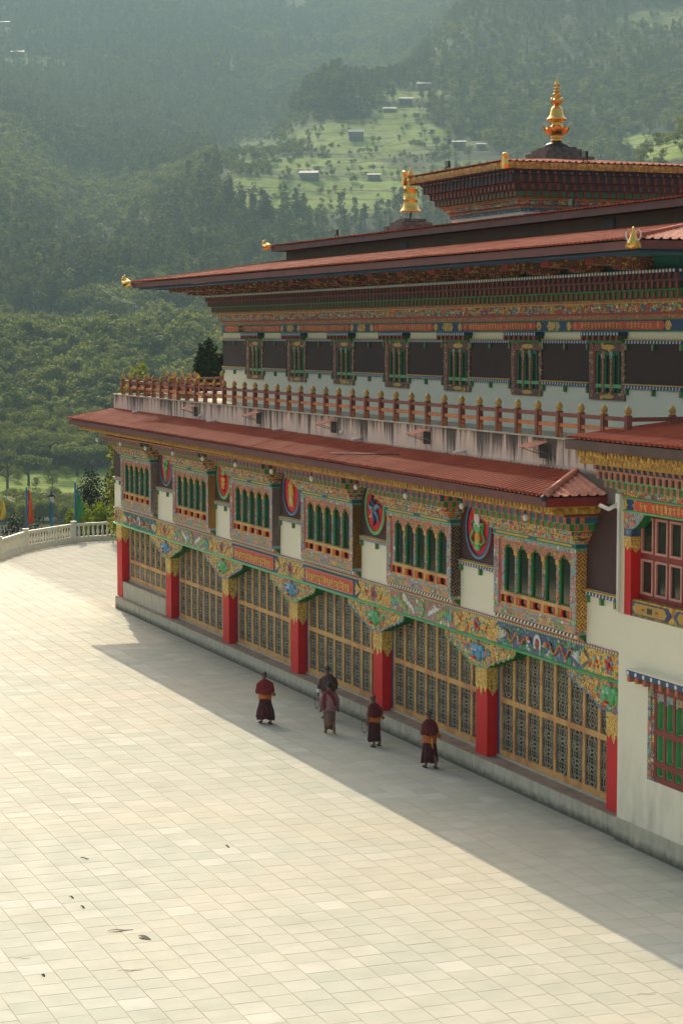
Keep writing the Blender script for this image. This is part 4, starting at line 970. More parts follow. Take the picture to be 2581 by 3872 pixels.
# ------------------------------------------------------------------ right wing
wing = empty('side_wing', (6, 3, 0), 'cream side wing with pink framed window and red roof at the right edge', 'building')
WXE = 9.0
def wing_build():
    F = -.05
    b = MB(); b.box(0, .95, F, 3, 0, 5.42); b.box(.95, 1.44, F, 3, 0, 5.42); b.box(1.44, 3.9, F, 3, 0, 1.76); b.box(1.44, 3.9, F, 3, 4.02, 5.42); b.box(3.9, WXE, F, 3, 0, 5.42); b.box(1.44, 3.9, .25, 3, 1.76, 4.02)
    b.box(0, .26, F+.0, 3, 5.42, 8.25); b.box(.26, WXE, .45, 3, 5.42, 9.5)
    b.build('wall', ['wall'], wing)
    b = MB(); b.box(-.02, WXE, F-.045, F-.001, 0, .56); b.build('plinth', ['plinth'], wing)
    b = MB(); b.box(.02, WXE, F-.03, F+.6, 5.421, 5.47); b.build('window_ledge', ['wall'], wing)
    # downpipe at the inner corner
    b = MB(); b.tube([(.12, F-.09, 8.3), (.12, F-.09, 5.5)], .05, 8); b.box(.02, .22, F-.14, F-.001, 7.95, 8.30); b.tube([(-.35, -.4, 8.0), (-.1, -.3, 7.92), (.08, -.16, 8.05)], .05, 8); b.build('downpipe', ['white'], wing)
    # red column with capital
    b = MB(); b.box(.27, .58, F-.015, .20, 5.475, 7.5); c = b.build('column', ['red'], wing)
    q = MB(); q.prism(zig(.262, .59, 7.10, 7.32, 2, .14), F-.03, F-.017); q.prism([(y, z) for y, z in zig(F-.03, .2, 7.10, 7.32, 1, .16)], .581, .594, 0, 'x'); q.build('gold_capital', ['orn_gold2'], c)
    q = MB(); q.box(.262, .60, F-.035, .2, 7.322, 7.50); q.build('blue_cloud_band', ['orn_blue'], c)
    pr = [(.26, 7.502), (.66, 7.502), (.80, 7.56), (.88, 7.60), (.98, 7.66), (1.08, 7.74), (1.2, 7.84), (1.3, 7.895), (.26, 7.895)]
    q = MB(); q.prism(pr, F-.02, .2); g = q.build('corbel', ['dgreen'], wing); q = MB(); q.prism(pr, F-.045, F-.021); q.build('carved_corbel_face', ['orn_frame'], g)
    # upper glazed screen
    q = MB(); Y = .2
    q.box(.585, WXE, Y-.03, Y+.03, 5.86, 5.98, 0); q.box(.585, WXE, Y-.03, Y+.03, 6.82, 6.95, 0); q.box(.585, WXE, Y-.03, Y+.03, 7.80, 7.89, 0)
    xs = [.60+.66*i for i in range(13)]
    for x in xs: q.box(x-.03, x+.05, Y-.028, Y+.028, 5.98, 7.80, 0)
    sc = q.build('glazed_screen', ['red_fascia'], wing)
    q = MB(); q.box(.6, WXE, Y+.01, Y+.02, 5.9, 7.85); q.build('glass', ['glass'], sc)
    for x in xs[:5]:
        for z0, z1 in ((5.98, 6.82), (6.95, 7.80)):
            s = MB(); a, b_ = x+.055, x+.625
            s.box(a, a+.07, Y-.05, Y, z0+.005, z1-.005); s.box(b_-.06, b_, Y-.05, Y, z0+.005, z1-.005); s.box(a+.07, b_-.06, Y-.05, Y, z0+.005, z0+.06); s.box(a+.07, b_-.06, Y-.05, Y, z1-.06, z1-.005)
            s.build('pink_sash', ['pinkp'], sc)
    q = MB(); q.box(.585, WXE, F+.03, .19, 5.475, 5.858, 0); sp = q.build('sill_panel', ['goldrel'], wing)
    for cx in (1.45, 3.5, 5.6):
        q = MB(); q.prism(pointed(cx, 5.665, .80, .15, .16), F+.01, F+.029, 0); q.prism(pointed(cx, 5.665, .68, .125, .12), F-.002, F+.009, 1); q.box(cx-.11, cx+.13, F-.006, F-.0025, 5.60, 5.73, 2)
        for dx, mm in ((-.32, 3), (.36, 3), (-.24, 4), (.28, 4)): q.ell((cx+dx, F-.004, 5.665), (.04, .01, .035), 7, 5, mm)
        q.build('blue_cartouche', ['blue', 'ygold', 'black', 'red', 'green'], sp)
    # inscription band
    q = MB(); q.box(.26, WXE, F-.02, .45, 7.935, 8.195, 0); q.tube([(.24, F-.03, 7.91), (WXE, F-.03, 7.91)], .03, 8, 1); q.tube([(.24, F-.03, 8.22), (WXE, F-.03, 8.22)], .03, 8, 1)
    bd = q.build('script_band', ['blue', 'lgreen'], wing)
    q = MB(); q.prism([(.26, 7.95), (.40, 7.95), (.34, 8.0), (.42, 8.065), (.34, 8.13), (.40, 8.18), (.26, 8.18)], F-.035, F-.021); q.prism([(.66, 7.94), (.86, 7.94), (.86, 8.19), (.66, 8.19), (.76, 8.12), (.64, 8.065), (.76, 8.0)], F-.035, F-.021)
    q.build('gold_leaf_end', ['orn_gold2'], bd)
    q = MB(); q.prism([(.72, 8.065), (.84, 7.945), (WXE, 7.945), (WXE, 8.185), (.84, 8.185)], F-.045, F-.036); pl = q.build('script_plate', ['orange'], bd)
    t = MB(); glyph(t, 4, 1.07, 7.97, .15, F-.06, F-.046); glyph(t, 4, 1.07, 8.07, .1, F-.06, F-.046); glyph(t, 1, 1.24, 7.97, .17, F-.06, F-.046)
    for i in range(30): glyph(t, MANTRA[(i*2+1) % 7], 1.62+i*.19, 7.985, .17, F-.06, F-.046)
    t.build('gold_lettering', ['letter'], pl)
    # cornice
    q = MB()
    for o, z0, z1, m in ((.07, 8.255, 8.33, 0), (.13, 8.332, 8.41, 1), (.18, 8.412, 8.44, 2)): q.box(.02, WXE, F-o, .45, z0, z1, m)
    co = q.build('petal_tiers', ['orn_flower', 'orn_multi', 'lgreen'], wing)
    for nm, o, z0, z1, bk, fm in (('green_tier', .34, 8.442, 8.60, 'green', 'lgreen'), ('red_tier', .50, 8.65, 8.82, 'black', 'terra')):
        s = MB(); s.box(-.02-o*.4, WXE, F-o+.045, .45, z0, z1, 0); s.box(-.02-o*.5, WXE, F-o-.02, .45, z1+.001, z1+.045, 1); g = s.build(nm, [bk, fm], co)
        f = MB(); x0 = -.0-o*.5; f.box(x0, x0+.11, F-o, F-o+.044, z0+.002, z1-.001, 0); f.box(x0+.025, x0+.085, F-o-.008, F-o-.001, z0+.03, z1-.03, 1)
        f0 = f.build('bracket_block', ['pinkp', 'terra'], g)
        for i in range(1, 32): copy_at(f0, (i*.28, 0, 0), g)
    s = MB(); s.box(-.3, WXE, F-.56, .45, 8.87, 9.0, 0); g = s.build('blue_scroll_row', ['blue'], co); s = MB()
    for i in range(32): x = -.2+i*.28; s.prism([(x, 8.9), (x+.12, 8.885), (x+.05, 8.99), (x-.02, 8.985)], F-.59, F-.561)
    s.build('orange_scroll_ends', ['terra'], g, kind='stuff')
    s = MB(); s.box(-.55, WXE, F-.80, F-.74, 9.0, 9.17, 0); s.box(-.58, WXE, F-.86, F-.80, 9.172, 9.33, 1); s.box(-.5, WXE, F-.74, .45, 9.02, 9.06, 0)
    x = -.5
    while x < WXE: s.prism([(x, 9.02), (x+.07, 9.15), (x-.07, 9.15)], F-.812, F-.801, 1); s.disc(x, 9.25, F-.885, F-.861, .065, .06, 8, 1); x += .17
    s.build('gold_frieze', ['ygold', 'goldrel'], wing)
    s = MB(); s.box(-.67, WXE, -1.17, -1.13, 9.34, 9.57); s.box(-.67, -.63, -1.13, 2.4, 9.34, 9.57); s.box(-.63, WXE, -1.128, .45, 9.34, 9.36); s.build('fascia_board', ['fascia2'], wing)
    q = MB(); q.box(-.3, WXE-.1, -.8, 2.3, 9.38, 9.56); rf = q.build('wing_roof', ['maroon'], wing)
    roof_face((-.69, -1.2, 9.60), (WXE, -1.2, 9.60), (0, 1, 0), 3.6, .11, False, False, 'roof', rf, pitch=.235, amp=.055)
    # lower window
    x0, x1 = 1.44, 3.88; W_ = -.05
    q = MB(); q.box(x0, x0+.16, W_-.005, .24, 1.765, 4.015, 0); q.box(x0+.161, x0+.27, W_+.01, .24, 1.765, 4.015, 1); q.box(x0+.27, x1, W_+.02, .12, 3.83, 4.015, 2)
    q.box(x0+.27, x1, W_+.02, .12, 1.765, 1.90, 2); q.box(x0+.27, x1, W_+.02, .12, 2.12, 2.25, 2); q.box(x0+.27, x1, W_+.02, .12, 2.86, 3.0, 2)
    for i in range(6): xx = x0+.27+i*.42; q.box(xx, xx+.10, W_+.018, .12, 1.9, 3.83, 2)
    lw = q.build('lower_window', ['orn_multi', 'orn_flower', 'redframe'], wing)
    for i in range(5):
        xx = x0+.38+i*.42
        for z0, z1 in ((1.905, 2.115), (2.255, 2.855), (3.005, 3.65)):
            s = MB(); s.box(xx, xx+.025, W_+.04, .20, z0, z1); s.box(xx+.025, xx+.30, W_+.06, .20, z0, z0+.02)
            s.box(xx+.026, xx+.14, W_+.16, .2, z0+.02, z1); s.build('green_casement', ['lgreen'], lw)
        s = MB(); s.box(xx-.01, xx+.31, W_+.03, .10, 3.66, 3.83, 0); s.prism([(xx, 3.60), (xx+.06, 3.60), (xx+.10, 3.66), (xx, 3.66)], W_+.03, .1, 0); s.build('head_block', ['orn_frame'], lw)
    s = MB(); s.box(x0+.2, x1, .205, .22, 1.77, 4.0, 0); s.box(x0+.2, x1, .19, .204, 2.3, 3.2, 1); s.build('dark_glass', ['void', 'white'], lw)
    s = MB(); s.box(.94, 4.3, W_-.30, W_, 4.13, 4.26, 0); s.box(.945, 4.3, W_-.29, W_, 4.262, 4.29, 2); s.box(1.0, 4.2, W_-.16, W_, 4.0, 4.129, 0); s.box(1.38, 4.0, W_-.08, W_-.001, 3.96, 4.0, 3)
    hd = s.build('window_hood', ['blue', 'white', 'wall', 'green'], wing)
    s = MB(); s.disc(1.02, 4.195, W_-.312, W_-.301, .048, .05, 12); d0 = s.build('white_dot', ['white'], hd)
    s = MB(); s.box(.96, 1.08, W_-.29, W_-.161, 3.99, 4.125, 0); s.box(.985, 1.055, W_-.296, W_-.2905, 4.01, 4.10, 1); k0 = s.build('bracket_block', ['terra', 'orange'], hd)
    for i in range(1, 9): copy_at(d0, (i*.365, 0, 0), hd); copy_at(k0, (i*.365, 0, 0), hd)
wing_build()

# ------------------------------------------------------------------ wooden railing on the terrace
rail = empty('terrace_railing', (-23, .1, 9.46), 'brown wooden railing with golden bud finials round the upper terrace', 'railing')
pm = MB(); pm.box(-.07, .07, -.07, .07, 9.461, 10.12, 0)
pm.prism([(-.07, 9.461), (-.14, 9.461), (-.14, 9.53), (-.09, 9.60), (-.12, 9.66), (-.07, 9.70)], -.04, .04, 1); pm.prism([(.07, 9.461), (.07, 9.70), (.12, 9.66), (.09, 9.60), (.14, 9.53), (.14, 9.461)], -.04, .04, 1)
post0 = pm.build('post', ['brown', 'orangewood'], rail, loc=(0, 0, 9.46))
bm_ = MB(); bm_.lathe([(.075, 10.122), (.08, 10.145), (.05, 10.155), (.075, 10.18), (.088, 10.21), (.085, 10.25), (.06, 10.30), (.025, 10.34), (.004, 10.36)], 0, 0, 14)
bud0 = bm_.build('golden_bud', ['ygold'], post0)
first = [True]
def put_post(x, y):
    d = Vector((x, y, 0))
    if first[0]:
        first[0] = False; post0.location = post0.location+d; WL[post0.name] = WL[post0.name]+d; WL[bud0.name] = WL[bud0.name]+d; return
    c = copy_at(post0, Vector((x, y, 9.46))-WL[post0.name], rail); copy_at(bud0, Vector((x, y, WL[bud0.name].z))-WL[bud0.name], c)
def put_rails(xa, ya, xb, yb):
    d = Vector((xb-xa, yb-ya, 0)); L = d.length; d.normalize(); n = Vector((-d.y, d.x, 0))
    m = MB()
    for z0, z1, h, mi in ((9.98, 10.08, .04, 0), (9.72, 9.82, .035, 1)):
        v = []
        for z in (z0, z1):
            for p in (Vector((xa, ya, 0))+d*.072, Vector((xb, yb, 0))-d*.072):
                for s in (-1, 1): q = p+n*h*s; v.append((q.x, q.y, z))
        m.add(v, [(0, 1, 3, 2), (4, 6, 7, 5), (0, 4, 5, 1), (2, 3, 7, 6), (0, 2, 6, 4), (1, 5, 7, 3)], mi)
    m.build('rails', ['brown', 'orangewood'], rail)
pts = [(.07-1.185*i, .1) for i in range(39)]
sideR = [(.07, .1+1.18*i) for i in range(1, 4)]
sideL = [(pts[-1][0], .1+1.12*i) for i in range(1, 4)]
step = [(pts[-1][0]-1.17*i, sideL[-1][1]) for i in range(1, 5)]
back = [(step[-1][0], step[-1][1]+1.3*i) for i in range(1, 7)]
for seq in (pts, [pts[0]]+sideR, [pts[-1]]+sideL+step+back):
    for i, p in enumerate(seq):
        if not (i == 0 and seq is not pts): put_post(*p)
        if i: put_rails(*seq[i-1], *p)

# ------------------------------------------------------------------ courtyard floor
edge = [(-76.7, 20), (-76.7, 8.25), (-76.16, 5.49), (-72.43, 1.83), (-68.3, -.52), (-63.8, -3.1), (-59.6, -6.1), (-55, -10), (-48, -17), (-42, -28), (-38, -48), (62, -48), (62, 20)]
b = MB(); b.prism(edge, -1.2, 0.0, 0, 'z')
k = N('mortar_bed'); a = k.mix(k.ramp(k.noise(k.pos(), .35, 5), [(.35, 0), (.6, 1)]), (.50, .43, .29), (.68, .51, .28)); M['mortar'] = k.done(a, .9)
floor = b.build('courtyard_floor', ['mortar'], None); floor['kind'] = 'structure'
def slabmat(name, island):
    k = N(name)
    rnd = k.n('ShaderNodeNewGeometry').outputs['Random Per Island'] if island else k.n('ShaderNodeObjectInfo').outputs['Random']
    big = k.noise(k.pos(), .10, 3); f = k.noise(k.map((1.6, .8, 1)), 1.4, 5, .6)
    base = k.ramp(rnd, [(0, (.52, .53, .42)), (.25, (.55, .55, .437)), (.6, (.572, .568, .455)), (.85, (.595, .588, .475)), (1, (.645, .635, .53))])
    warm = k.mix(k.ramp(big, [(.42, 0), (.62, 1)]), base, (.74, .61, .42)); base = k.mix(.35, base, warm)
    base = k.mix(k.math('MULTIPLY', k.ramp(f, [(.45, 0), (.8, 1)]), .35), base, (.46, .47, .37))
    sm = k.noise(k.map((.5, .5, .5)), .55, 4); base = k.mix(k.math('MULTIPLY', k.ramp(sm, [(.55, 0), (.75, 1)]), .22), base, (.34, .32, .24))
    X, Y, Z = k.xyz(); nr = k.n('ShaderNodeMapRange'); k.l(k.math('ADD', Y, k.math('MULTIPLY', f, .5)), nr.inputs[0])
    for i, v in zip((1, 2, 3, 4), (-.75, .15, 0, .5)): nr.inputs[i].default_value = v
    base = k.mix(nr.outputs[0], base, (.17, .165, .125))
    k.bump(k.noise(k.pos(), 9, 5), .006, .5)
    return k.done(base, k.ramp(f, [(.3, .65), (.7, .85)]), 0, .15)
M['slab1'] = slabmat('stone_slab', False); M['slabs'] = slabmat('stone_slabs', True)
FH = Vector((-math.cos(AZ), math.sin(AZ), 0)); RT = Vector((FH.y, -FH.x, 0))
FWD = FH*math.cos(PITCH)-Vector((0, 0, 1))*math.sin(PITCH); UPV = FH*math.sin(PITCH)+Vector((0, 0, 1))*math.cos(PITCH)
def proj(p):
    d = Vector(p)-CAM; z = d.dot(FWD); return 1290.5+8000*d.dot(RT)/z, 1936-8000*d.dot(UPV)/z, z
def inside(x, y):
    c = False; j = len(edge)-1
    for i in range(len(edge)):
        (xi, yi), (xj, yj) = edge[i], edge[j]
        if (yi > y) != (yj > y) and x < (xj-xi)*(y-yi)/(yj-yi)+xi: c = not c
        j = i
    return c
slabs = []; rs = random.Random(5); SY = .625; row = -28
y = -.01-SY
for rowi in range(-15, 62):
    y1 = -.01-rowi*SY; y0 = y1-SY; x = -80+rs.uniform(0, .6)
    while x < 18:
        wdt = rs.choice([.64, .66, .66, .68, .66, .60]); xa, xb = x, x+wdt; x = xb
        cx, cy = (xa+xb)/2, (y0+y1)/2
        if cy > 0 and xb > -46.3: continue
        if cy < -21 or not (inside(xa, y0) and inside(xb, y1) and inside(xa, y1) and inside(xb, y0)): continue
        px, py, z = proj((cx, cy, 0))
        if z < 25 or px < -700 or px > 3100 or py > 4700: continue
        slabs.append((z if (-40 < px < 2620 and py < 3920) else 999, xa, xb, y0, y1))
slabs.sort(key=lambda s: s[0]); g = .0035
sm = MB()
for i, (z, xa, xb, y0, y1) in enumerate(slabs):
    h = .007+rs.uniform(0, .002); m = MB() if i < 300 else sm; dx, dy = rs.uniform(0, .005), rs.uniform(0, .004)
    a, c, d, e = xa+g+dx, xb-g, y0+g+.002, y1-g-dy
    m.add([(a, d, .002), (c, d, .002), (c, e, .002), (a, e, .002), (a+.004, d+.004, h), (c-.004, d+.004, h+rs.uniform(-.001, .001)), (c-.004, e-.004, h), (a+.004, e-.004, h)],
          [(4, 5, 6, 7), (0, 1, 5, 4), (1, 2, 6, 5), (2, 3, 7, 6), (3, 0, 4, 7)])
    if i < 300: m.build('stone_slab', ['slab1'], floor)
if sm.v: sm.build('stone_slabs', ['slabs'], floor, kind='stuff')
# fallen leaves and pods on the slabs
def leaf(x, y, L, wd, ang, label, curl=.03, cat='leaf'):
    L *= .85; wd *= .8; curl *= .5
    m = MB(); v = []; f = []; n = 7; c, s = math.cos(ang), math.sin(ang)
    for i in range(n+1):
        t = i/n; ww = wd*math.sin(math.pi*min(1, t*.95+.03))**.8
        for q in (-1, 0, 1):
            lx, ly = (t-.5)*L, q*ww/2; v.append((x+lx*c-ly*s, y+lx*s+ly*c, .022+(abs(q))*curl+.015*math.sin(t*6)))
    for i in range(n):
        for q in range(2): a = i*3+q; f.append((a, a+1, a+4, a+3))
    m.add(v, f); o = m.build('fallen_'+cat, ['leafbrown']); o['label'] = label; o['category'] = cat
M['leafbrown'] = paint('dry_leaf', (.15, .115, .07), .8, .4, .2, 20)
leaf(3.3, -13.12, .62, .12, 1.45, 'long dry brown seed pod lying on the sunlit slabs beside a curled leaf', .01, 'pod')
leaf(4.0, -12.81, .40, .17, .5, 'curled brown leaf with pale veins right of the long seed pod')
leaf(6.0, -13.66, .62, .06, 1.45, 'thin straight dry stalk in a slab joint near the bottom of the courtyard', .004, 'stalk')
leaf(5.74, -15.27, .14, .09, .4, 'small dark curled leaf beside the orange stain near the lower left')
leaf(-2.61, -8.94, .24, .07, .2, 'small dark leaf on the sunlit slabs in mid courtyard')
leaf(-2.7, -12.35, .24, .07, .9, 'pale brown scrap of leaf on the upper left slabs')
leaf(.51, -13.44, .18, .07, .4, 'upper one of two small brown leaves left of the seed pod'); leaf(1.35, -13.41, .20, .07, .3, 'lower one of two small brown leaves left of the seed pod')
leaf(4.51, -15.39, .36, .05, 1.45, 'short dark twig in a joint near the left edge of the courtyard', .004, 'twig'); leaf(10.78, -5.26, .42, .03, 1.3, 'thin dark twig on the slabs at the lower right corner', .004, 'twig')

# ------------------------------------------------------------------ white balustrade, flags and lamp posts
bal = empty('balustrade', (-74, 4, 0), 'white turned stone balustrade curving along the far edge of the courtyard', 'balustrade')
def off(p, q, d):
    e = Vector((q[0]-p[0], q[1]-p[1], 0)).normalized(); n = Vector((-e.y, e.x, 0)); return e, n
prof = [(.05, .30), (.075, .31), (.075, .34), (.045, .37), (.085, .50), (.08, .58), (.045, .78), (.05, .86), (.075, .89), (.075, .92)]
bm2 = MB(); bm2.lathe(prof, 0, 0, 10); bl0 = None
pmb = MB(); pmb.box(-.13, .13, -.13, .13, 0, 1.16); pmb.box(-.17, .17, -.17, .17, 1.161, 1.22); pmb.box(-.15, .15, -.15, .15, 0, .18)
pst0 = None; seq = edge[:9]
for i, p in enumerate(seq):
    if pst0 is None:
        pst0 = pmb.build('pier', ['balwhite'], bal, loc=(0, 0, 0)); pst0.location = Vector((p[0], p[1], 0))-WL[bal.name]; WL[pst0.name] = Vector((p[0], p[1], 0))
    else: copy_at(pst0, Vector((p[0], p[1], 0))-WL[pst0.name], bal)
    if i < len(seq)-1:
        q = seq[i+1]; e, n = off(p, q, 0); P, Q = Vector((*p, 0)), Vector((*q, 0)); L = (Q-P).length
        m = MB()
        for z0, z1, h in ((0, .20, .11), (.201, .30, .08), (.92, .97, .07), (.971, 1.08, .09)):
            v = []
            for z in (z0, z1):
                for pp in (P+e*.172, Q-e*.172):
                    for s in (-1, 1): c = pp+n*h*s; v.append((c.x, c.y, z))
            m.add(v, [(0, 1, 3, 2), (4, 6, 7, 5), (0, 4, 5, 1), (2, 3, 7, 6), (0, 2, 6, 4), (1, 5, 7, 3)], 0)
        m.build('rail_and_base', ['balwhite'], bal)
        k_ = int((L-.4)/.29)
        for j in range(k_):
            c = P+e*(.2+(L-.4)*(j+.5)/k_)
            if bl0 is None:
                bl0 = bm2.build('baluster', ['balwhite'], bal, loc=(0, 0, 0)); bl0.location = c-WL[bal.name]; WL[bl0.name] = Vector(c)
            else: copy_at(bl0, c-WL[bl0.name], bal)
M['flag_o'] = paint('orange_flag_cloth', (.75, .10, .02), .8, .1, .05, 3); M['flag_g'] = paint('green_flag_cloth', (.04, .24, .09), .8, .15, .05, 3); M['flag_y'] = paint('yellow_flag_cloth', (.75, .50, .05), .8, .1, .05, 3)
def flag(x, y, top, clothm, z0, z1, wd, label, curl):
    r = empty('prayer_flag', (x, y, -.5), label, 'flag')
    m = MB(); m.tube([(x, y, -1.5), (x, y, top)], .055, 8); m.build('pole', ['bluepole'], r)
    m = MB(); v = []; f = []; n = 14
    for i in range(n+1):
        t = i/n; z = z1+(z0-z1)*t
        for q in range(5):
            s = q/4; ww = wd*curl(t)*s; v.append((x+RT.x*(.06+ww)+FH.x*.08*math.sin(s*6+t*5), y+RT.y*(.06+ww)+FH.y*.08*math.sin(s*6+t*5), z-.1*s*math.sin(t*4)))
    for i in range(n):
        for q in range(4): a = i*5+q; f.append((a, a+1, a+6, a+5))
    m.add(v, f, 0, True); c = m.build('cloth', [clothm], r)
    sm_ = c.modifiers.new('thickness', 'SOLIDIFY'); sm_.thickness = .01
def at(px, u, z=0): # ground point under image column px at forward distance u
    q = CAM+FH*u+RT*((px-1290.5)/8000*u*.9965); return q.x, q.y
fx = at(93, 124.2); flag(fx[0], fx[1], 3.1, 'flag_o', .9, 2.95, .40, 'furled orange prayer flag on a dark blue pole behind the white balustrade', lambda t: .35+.65*t)
fx = at(278, 124.0); flag(fx[0], fx[1], 3.4, 'flag_g', .75, 3.0, .36, 'twisted green prayer flag on a blue pole beyond the balustrade pier', lambda t: .25+.9*math.sin(math.pi*min(1, t*1.05))**1.2 if t < .95 else .2)
fx = at(-12, 121); flag(fx[0], fx[1], 3.3, 'flag_y', 1.4, 2.6, .30, 'sliver of a yellow prayer flag at the left edge', lambda t: .6+.4*math.sin(3*t))
def lamp(x, y, label):
    r = empty('lamp_post', (x, y, -.5), label, 'lamp post')
    m = MB(); m.lathe([(.10, -.6), (.10, .2), (.075, .3), (.075, 2.05), (.11, 2.08), (.11, 2.14), (.05, 2.2)], x, y, 10); m.build('post', ['bluepole'], r)
    m = MB(); m.lathe([(.06, 2.2), (.13, 2.25), (.17, 2.5), (.17, 2.52)], x, y, 6); m.build('lantern_glass', ['white'], r)
    m = MB(); m.lathe([(.26, 2.53), (.24, 2.58), (.1, 2.70), (.05, 2.74), (.06, 2.80), (.02, 2.85), (.015, 3.0)], x, y, 8)
    for q in range(6): a = R(60*q); m.tube([(x+.13*math.cos(a), y+.13*math.sin(a), 2.25), (x+.175*math.cos(a), y+.175*math.sin(a), 2.53)], .012, 4)
    m.build('lantern_cap', ['black'], r)
fx = at(187, 124.5); lamp(fx[0], fx[1], 'blue lamp post with black lantern between the orange and the green flag')
fx = at(287, 127.5); lamp(fx[0], fx[1], 'blue lamp post half hidden behind the green flag')

# ------------------------------------------------------------------ people
M['skin'] = paint('brown_skin', (.20, .095, .055), .6, .1, 0, 8); M['hair'] = paint('black_hair', (.012, .010, .009), .6, .1, 0, 9); M['stubble'] = paint('shaved_head', (.075, .045, .035), .6, .15, 0, 9)
M['robe'] = paint('maroon_robe', (.08, .010, .013), .85, .3, .1, 5); M['shawl'] = paint('crimson_shawl', (.22, .010, .012), .85, .3, .1, 5); M['shawl2'] = paint('dark_maroon_shawl', (.13, .009, .010), .85, .3, .1, 5)
M['sash'] = paint('orange_sash', (.52, .13, .02), .8, .25, .05, 7); M['sandal'] = paint('dark_sandal', (.05, .03, .025), .7, .2, 0, 9); M['ysash'] = paint('yellow_cord', (.65, .36, .03), .8, .15, 0, 9)
M['gho'] = ornament('checked_dark_robe_cloth', [((.075, .02, .022), 3), ((.04, .018, .02), 2), ((.12, .035, .03), 1)], 26, (.05, .02, .02), .03)
M['jacket'] = ornament('pink_flowered_jacket', [((.33, .12, .15), 3), ((.42, .2, .2), 1.5), ((.2, .08, .12), 1)], 34, (.26, .1, .13), .03)
M['kira'] = ornament('woven_skirt_cloth', [((.16, .05, .03), 3), ((.3, .12, .04), 1), ((.08, .03, .05), 1.5), ((.05, .08, .05), .6)], 22, (.10, .03, .02), .04, (1, 1, 2.2), .05)
def loft(m, rings, mi=0, n=36, folds=9, amp=.04, phase=0., closed_top=True):
    """rings: (z, cx, cy, rx, ry) -> cloth hanging in folds; x is forward"""
    v = []; f = []; K = len(rings)
    for j, (z, cx, cy, rx, ry) in enumerate(rings):
        k_ = amp*(1-j/(K-1)) if amp > 0 else -amp
        for i in range(n):
            a = 2*math.pi*i/n; fo = 1+k_*math.sin(folds*a+phase+j*.15)+k_*.5*math.sin(folds*1.7*a+2); v.append((cx+rx*math.cos(a)*fo, cy+ry*math.sin(a)*fo, z+(.02*math.sin(3*a+phase) if j == 0 else 0)))
    for j in range(K-1):
        for i in range(n): f.append((j*n+i, j*n+(i+1) % n, (j+1)*n+(i+1) % n, (j+1)*n+i))
    if closed_top: f.append(tuple((K-1)*n+i for i in range(n)))
    f.append(tuple(range(n-1, -1, -1)))
    m.add(v, f, mi, True)
def person(label, x, y, yaw, H, feet, armL, armR, skin='skin', headcol='stubble', lean=.04, turn=0.0):
    """feet: (fx, lift) for left and right; arms: list of joints (shoulder, elbow, wrist)"""
    r = empty('person', (0, 0, 0), label, 'person', None, 'people walking along the monastery wall')
    s = H/1.65
    V = [(0, 0, .90), (lean*.5, 0, 1.12), (lean, 0, 1.30), (lean+.01, 0, 1.39), (lean+.03, 0, 1.45), (lean+.045, 0, 1.53), (lean+.045, 0, 1.60)]
    Rr_ = [(.14, .12), (.13, .11), (.13, .10), (.055, .055), (.062, .058), (.088, .078), (.05, .045)]
    E = [(i, i+1) for i in range(6)]
    def chain(start, pts, rad):
        p = start
        for q, rd in zip(pts, rad): V.append(q); Rr_.append((rd, rd)); E.append((p, len(V)-1)); p = len(V)-1
        return p
    for sg, (fx_, lf) in zip((1, -1), feet):
        heel = (fx_-.06, sg*.09, .07+lf); knee = (fx_*.45+.05, sg*.09, .48+lf*.5)
        chain(0, [(0, sg*.09, .84), knee, heel, (fx_+.10, sg*.10, .035+lf*.25)], [.095, .062, .042, .036])
    for sg, arm in zip((1, -1), (armL, armR)):
        e = chain(2, [(lean, sg*.17, 1.30), arm[0], arm[1]], [.055, .042, .028])
        w_ = Vector(arm[1]); d = (w_-Vector(arm[0])).normalized(); side = d.cross(Vector((0, 0, 1))); side = side.normalized() if side.length > .1 else Vector((1, 0, 0))
        hp = w_+d*.05; hi = chain(e, [tuple(hp)], [.03])
        for q in range(4): o = side*(.024*(q-1.5)); chain(hi, [tuple(hp+o+d*.035), tuple(hp+o+d*(.075-.006*abs(q-1.5))+Vector((0, 0, -.012)))], [.010, .008])
        chain(hi, [tuple(hp+side*.04+d*.01), tuple(hp+side*.045+d*.045)], [.011, .009])
    me = bpy.data.meshes.new('body'); me.from_pydata(V, E, []); o = bpy.data.objects.new('body', me); COL.objects.link(o)
    sk = o.modifiers.new('skin', 'SKIN'); sk.use_smooth_shade = True
    for i, (a, b_) in enumerate(Rr_): me.skin_vertices[0].data[i].radius = (a, b_); me.skin_vertices[0].data[i].use_root = (i == 0)
    ss = o.modifiers.new('smooth', 'SUBSURF'); ss.levels = 1; ss.render_levels = 1
    me.materials.append(M[skin]); o.parent = r; WL[o.name] = Vector((0, 0, 0))
    hz = lean+.045
    m = MB()     # face and ears, then hair
    m.ell((hz+.088, 0, 1.525), (.018, .014, .022), 6, 5, 0); m.ell((hz, .083, 1.53), (.018, .012, .03), 6, 5, 0); m.ell((hz, -.083, 1.53), (.018, .012, .03), 6, 5, 0)
    for sg in (-1, 1): m.ell((hz+.078, sg*.03, 1.548), (.010, .014, .008), 6, 5, 1)
    m.ell((hz+.08, 0, 1.488), (.008, .025, .007), 6, 5, 2)
    m.build('face_and_ears', [skin, 'black', 'redblk'], r)
    m = MB(); m.ell((hz-.012, 0, 1.568), (.092, .083, .078), 14, 8, 0)
    if headcol == 'hair': m.ell((hz-.02, 0, 1.57), (.10, .092, .088), 14, 8, 0); m.ell((hz-.09, 0, 1.52), (.05, .05, .06), 10, 6, 0)
    m.build('hair', [headcol], r)
    return r, s
def finish(r, x, y, yaw, s):
    r.location = (x, y, .014); r.rotation_euler.z = yaw; r.scale = (s, s, s)
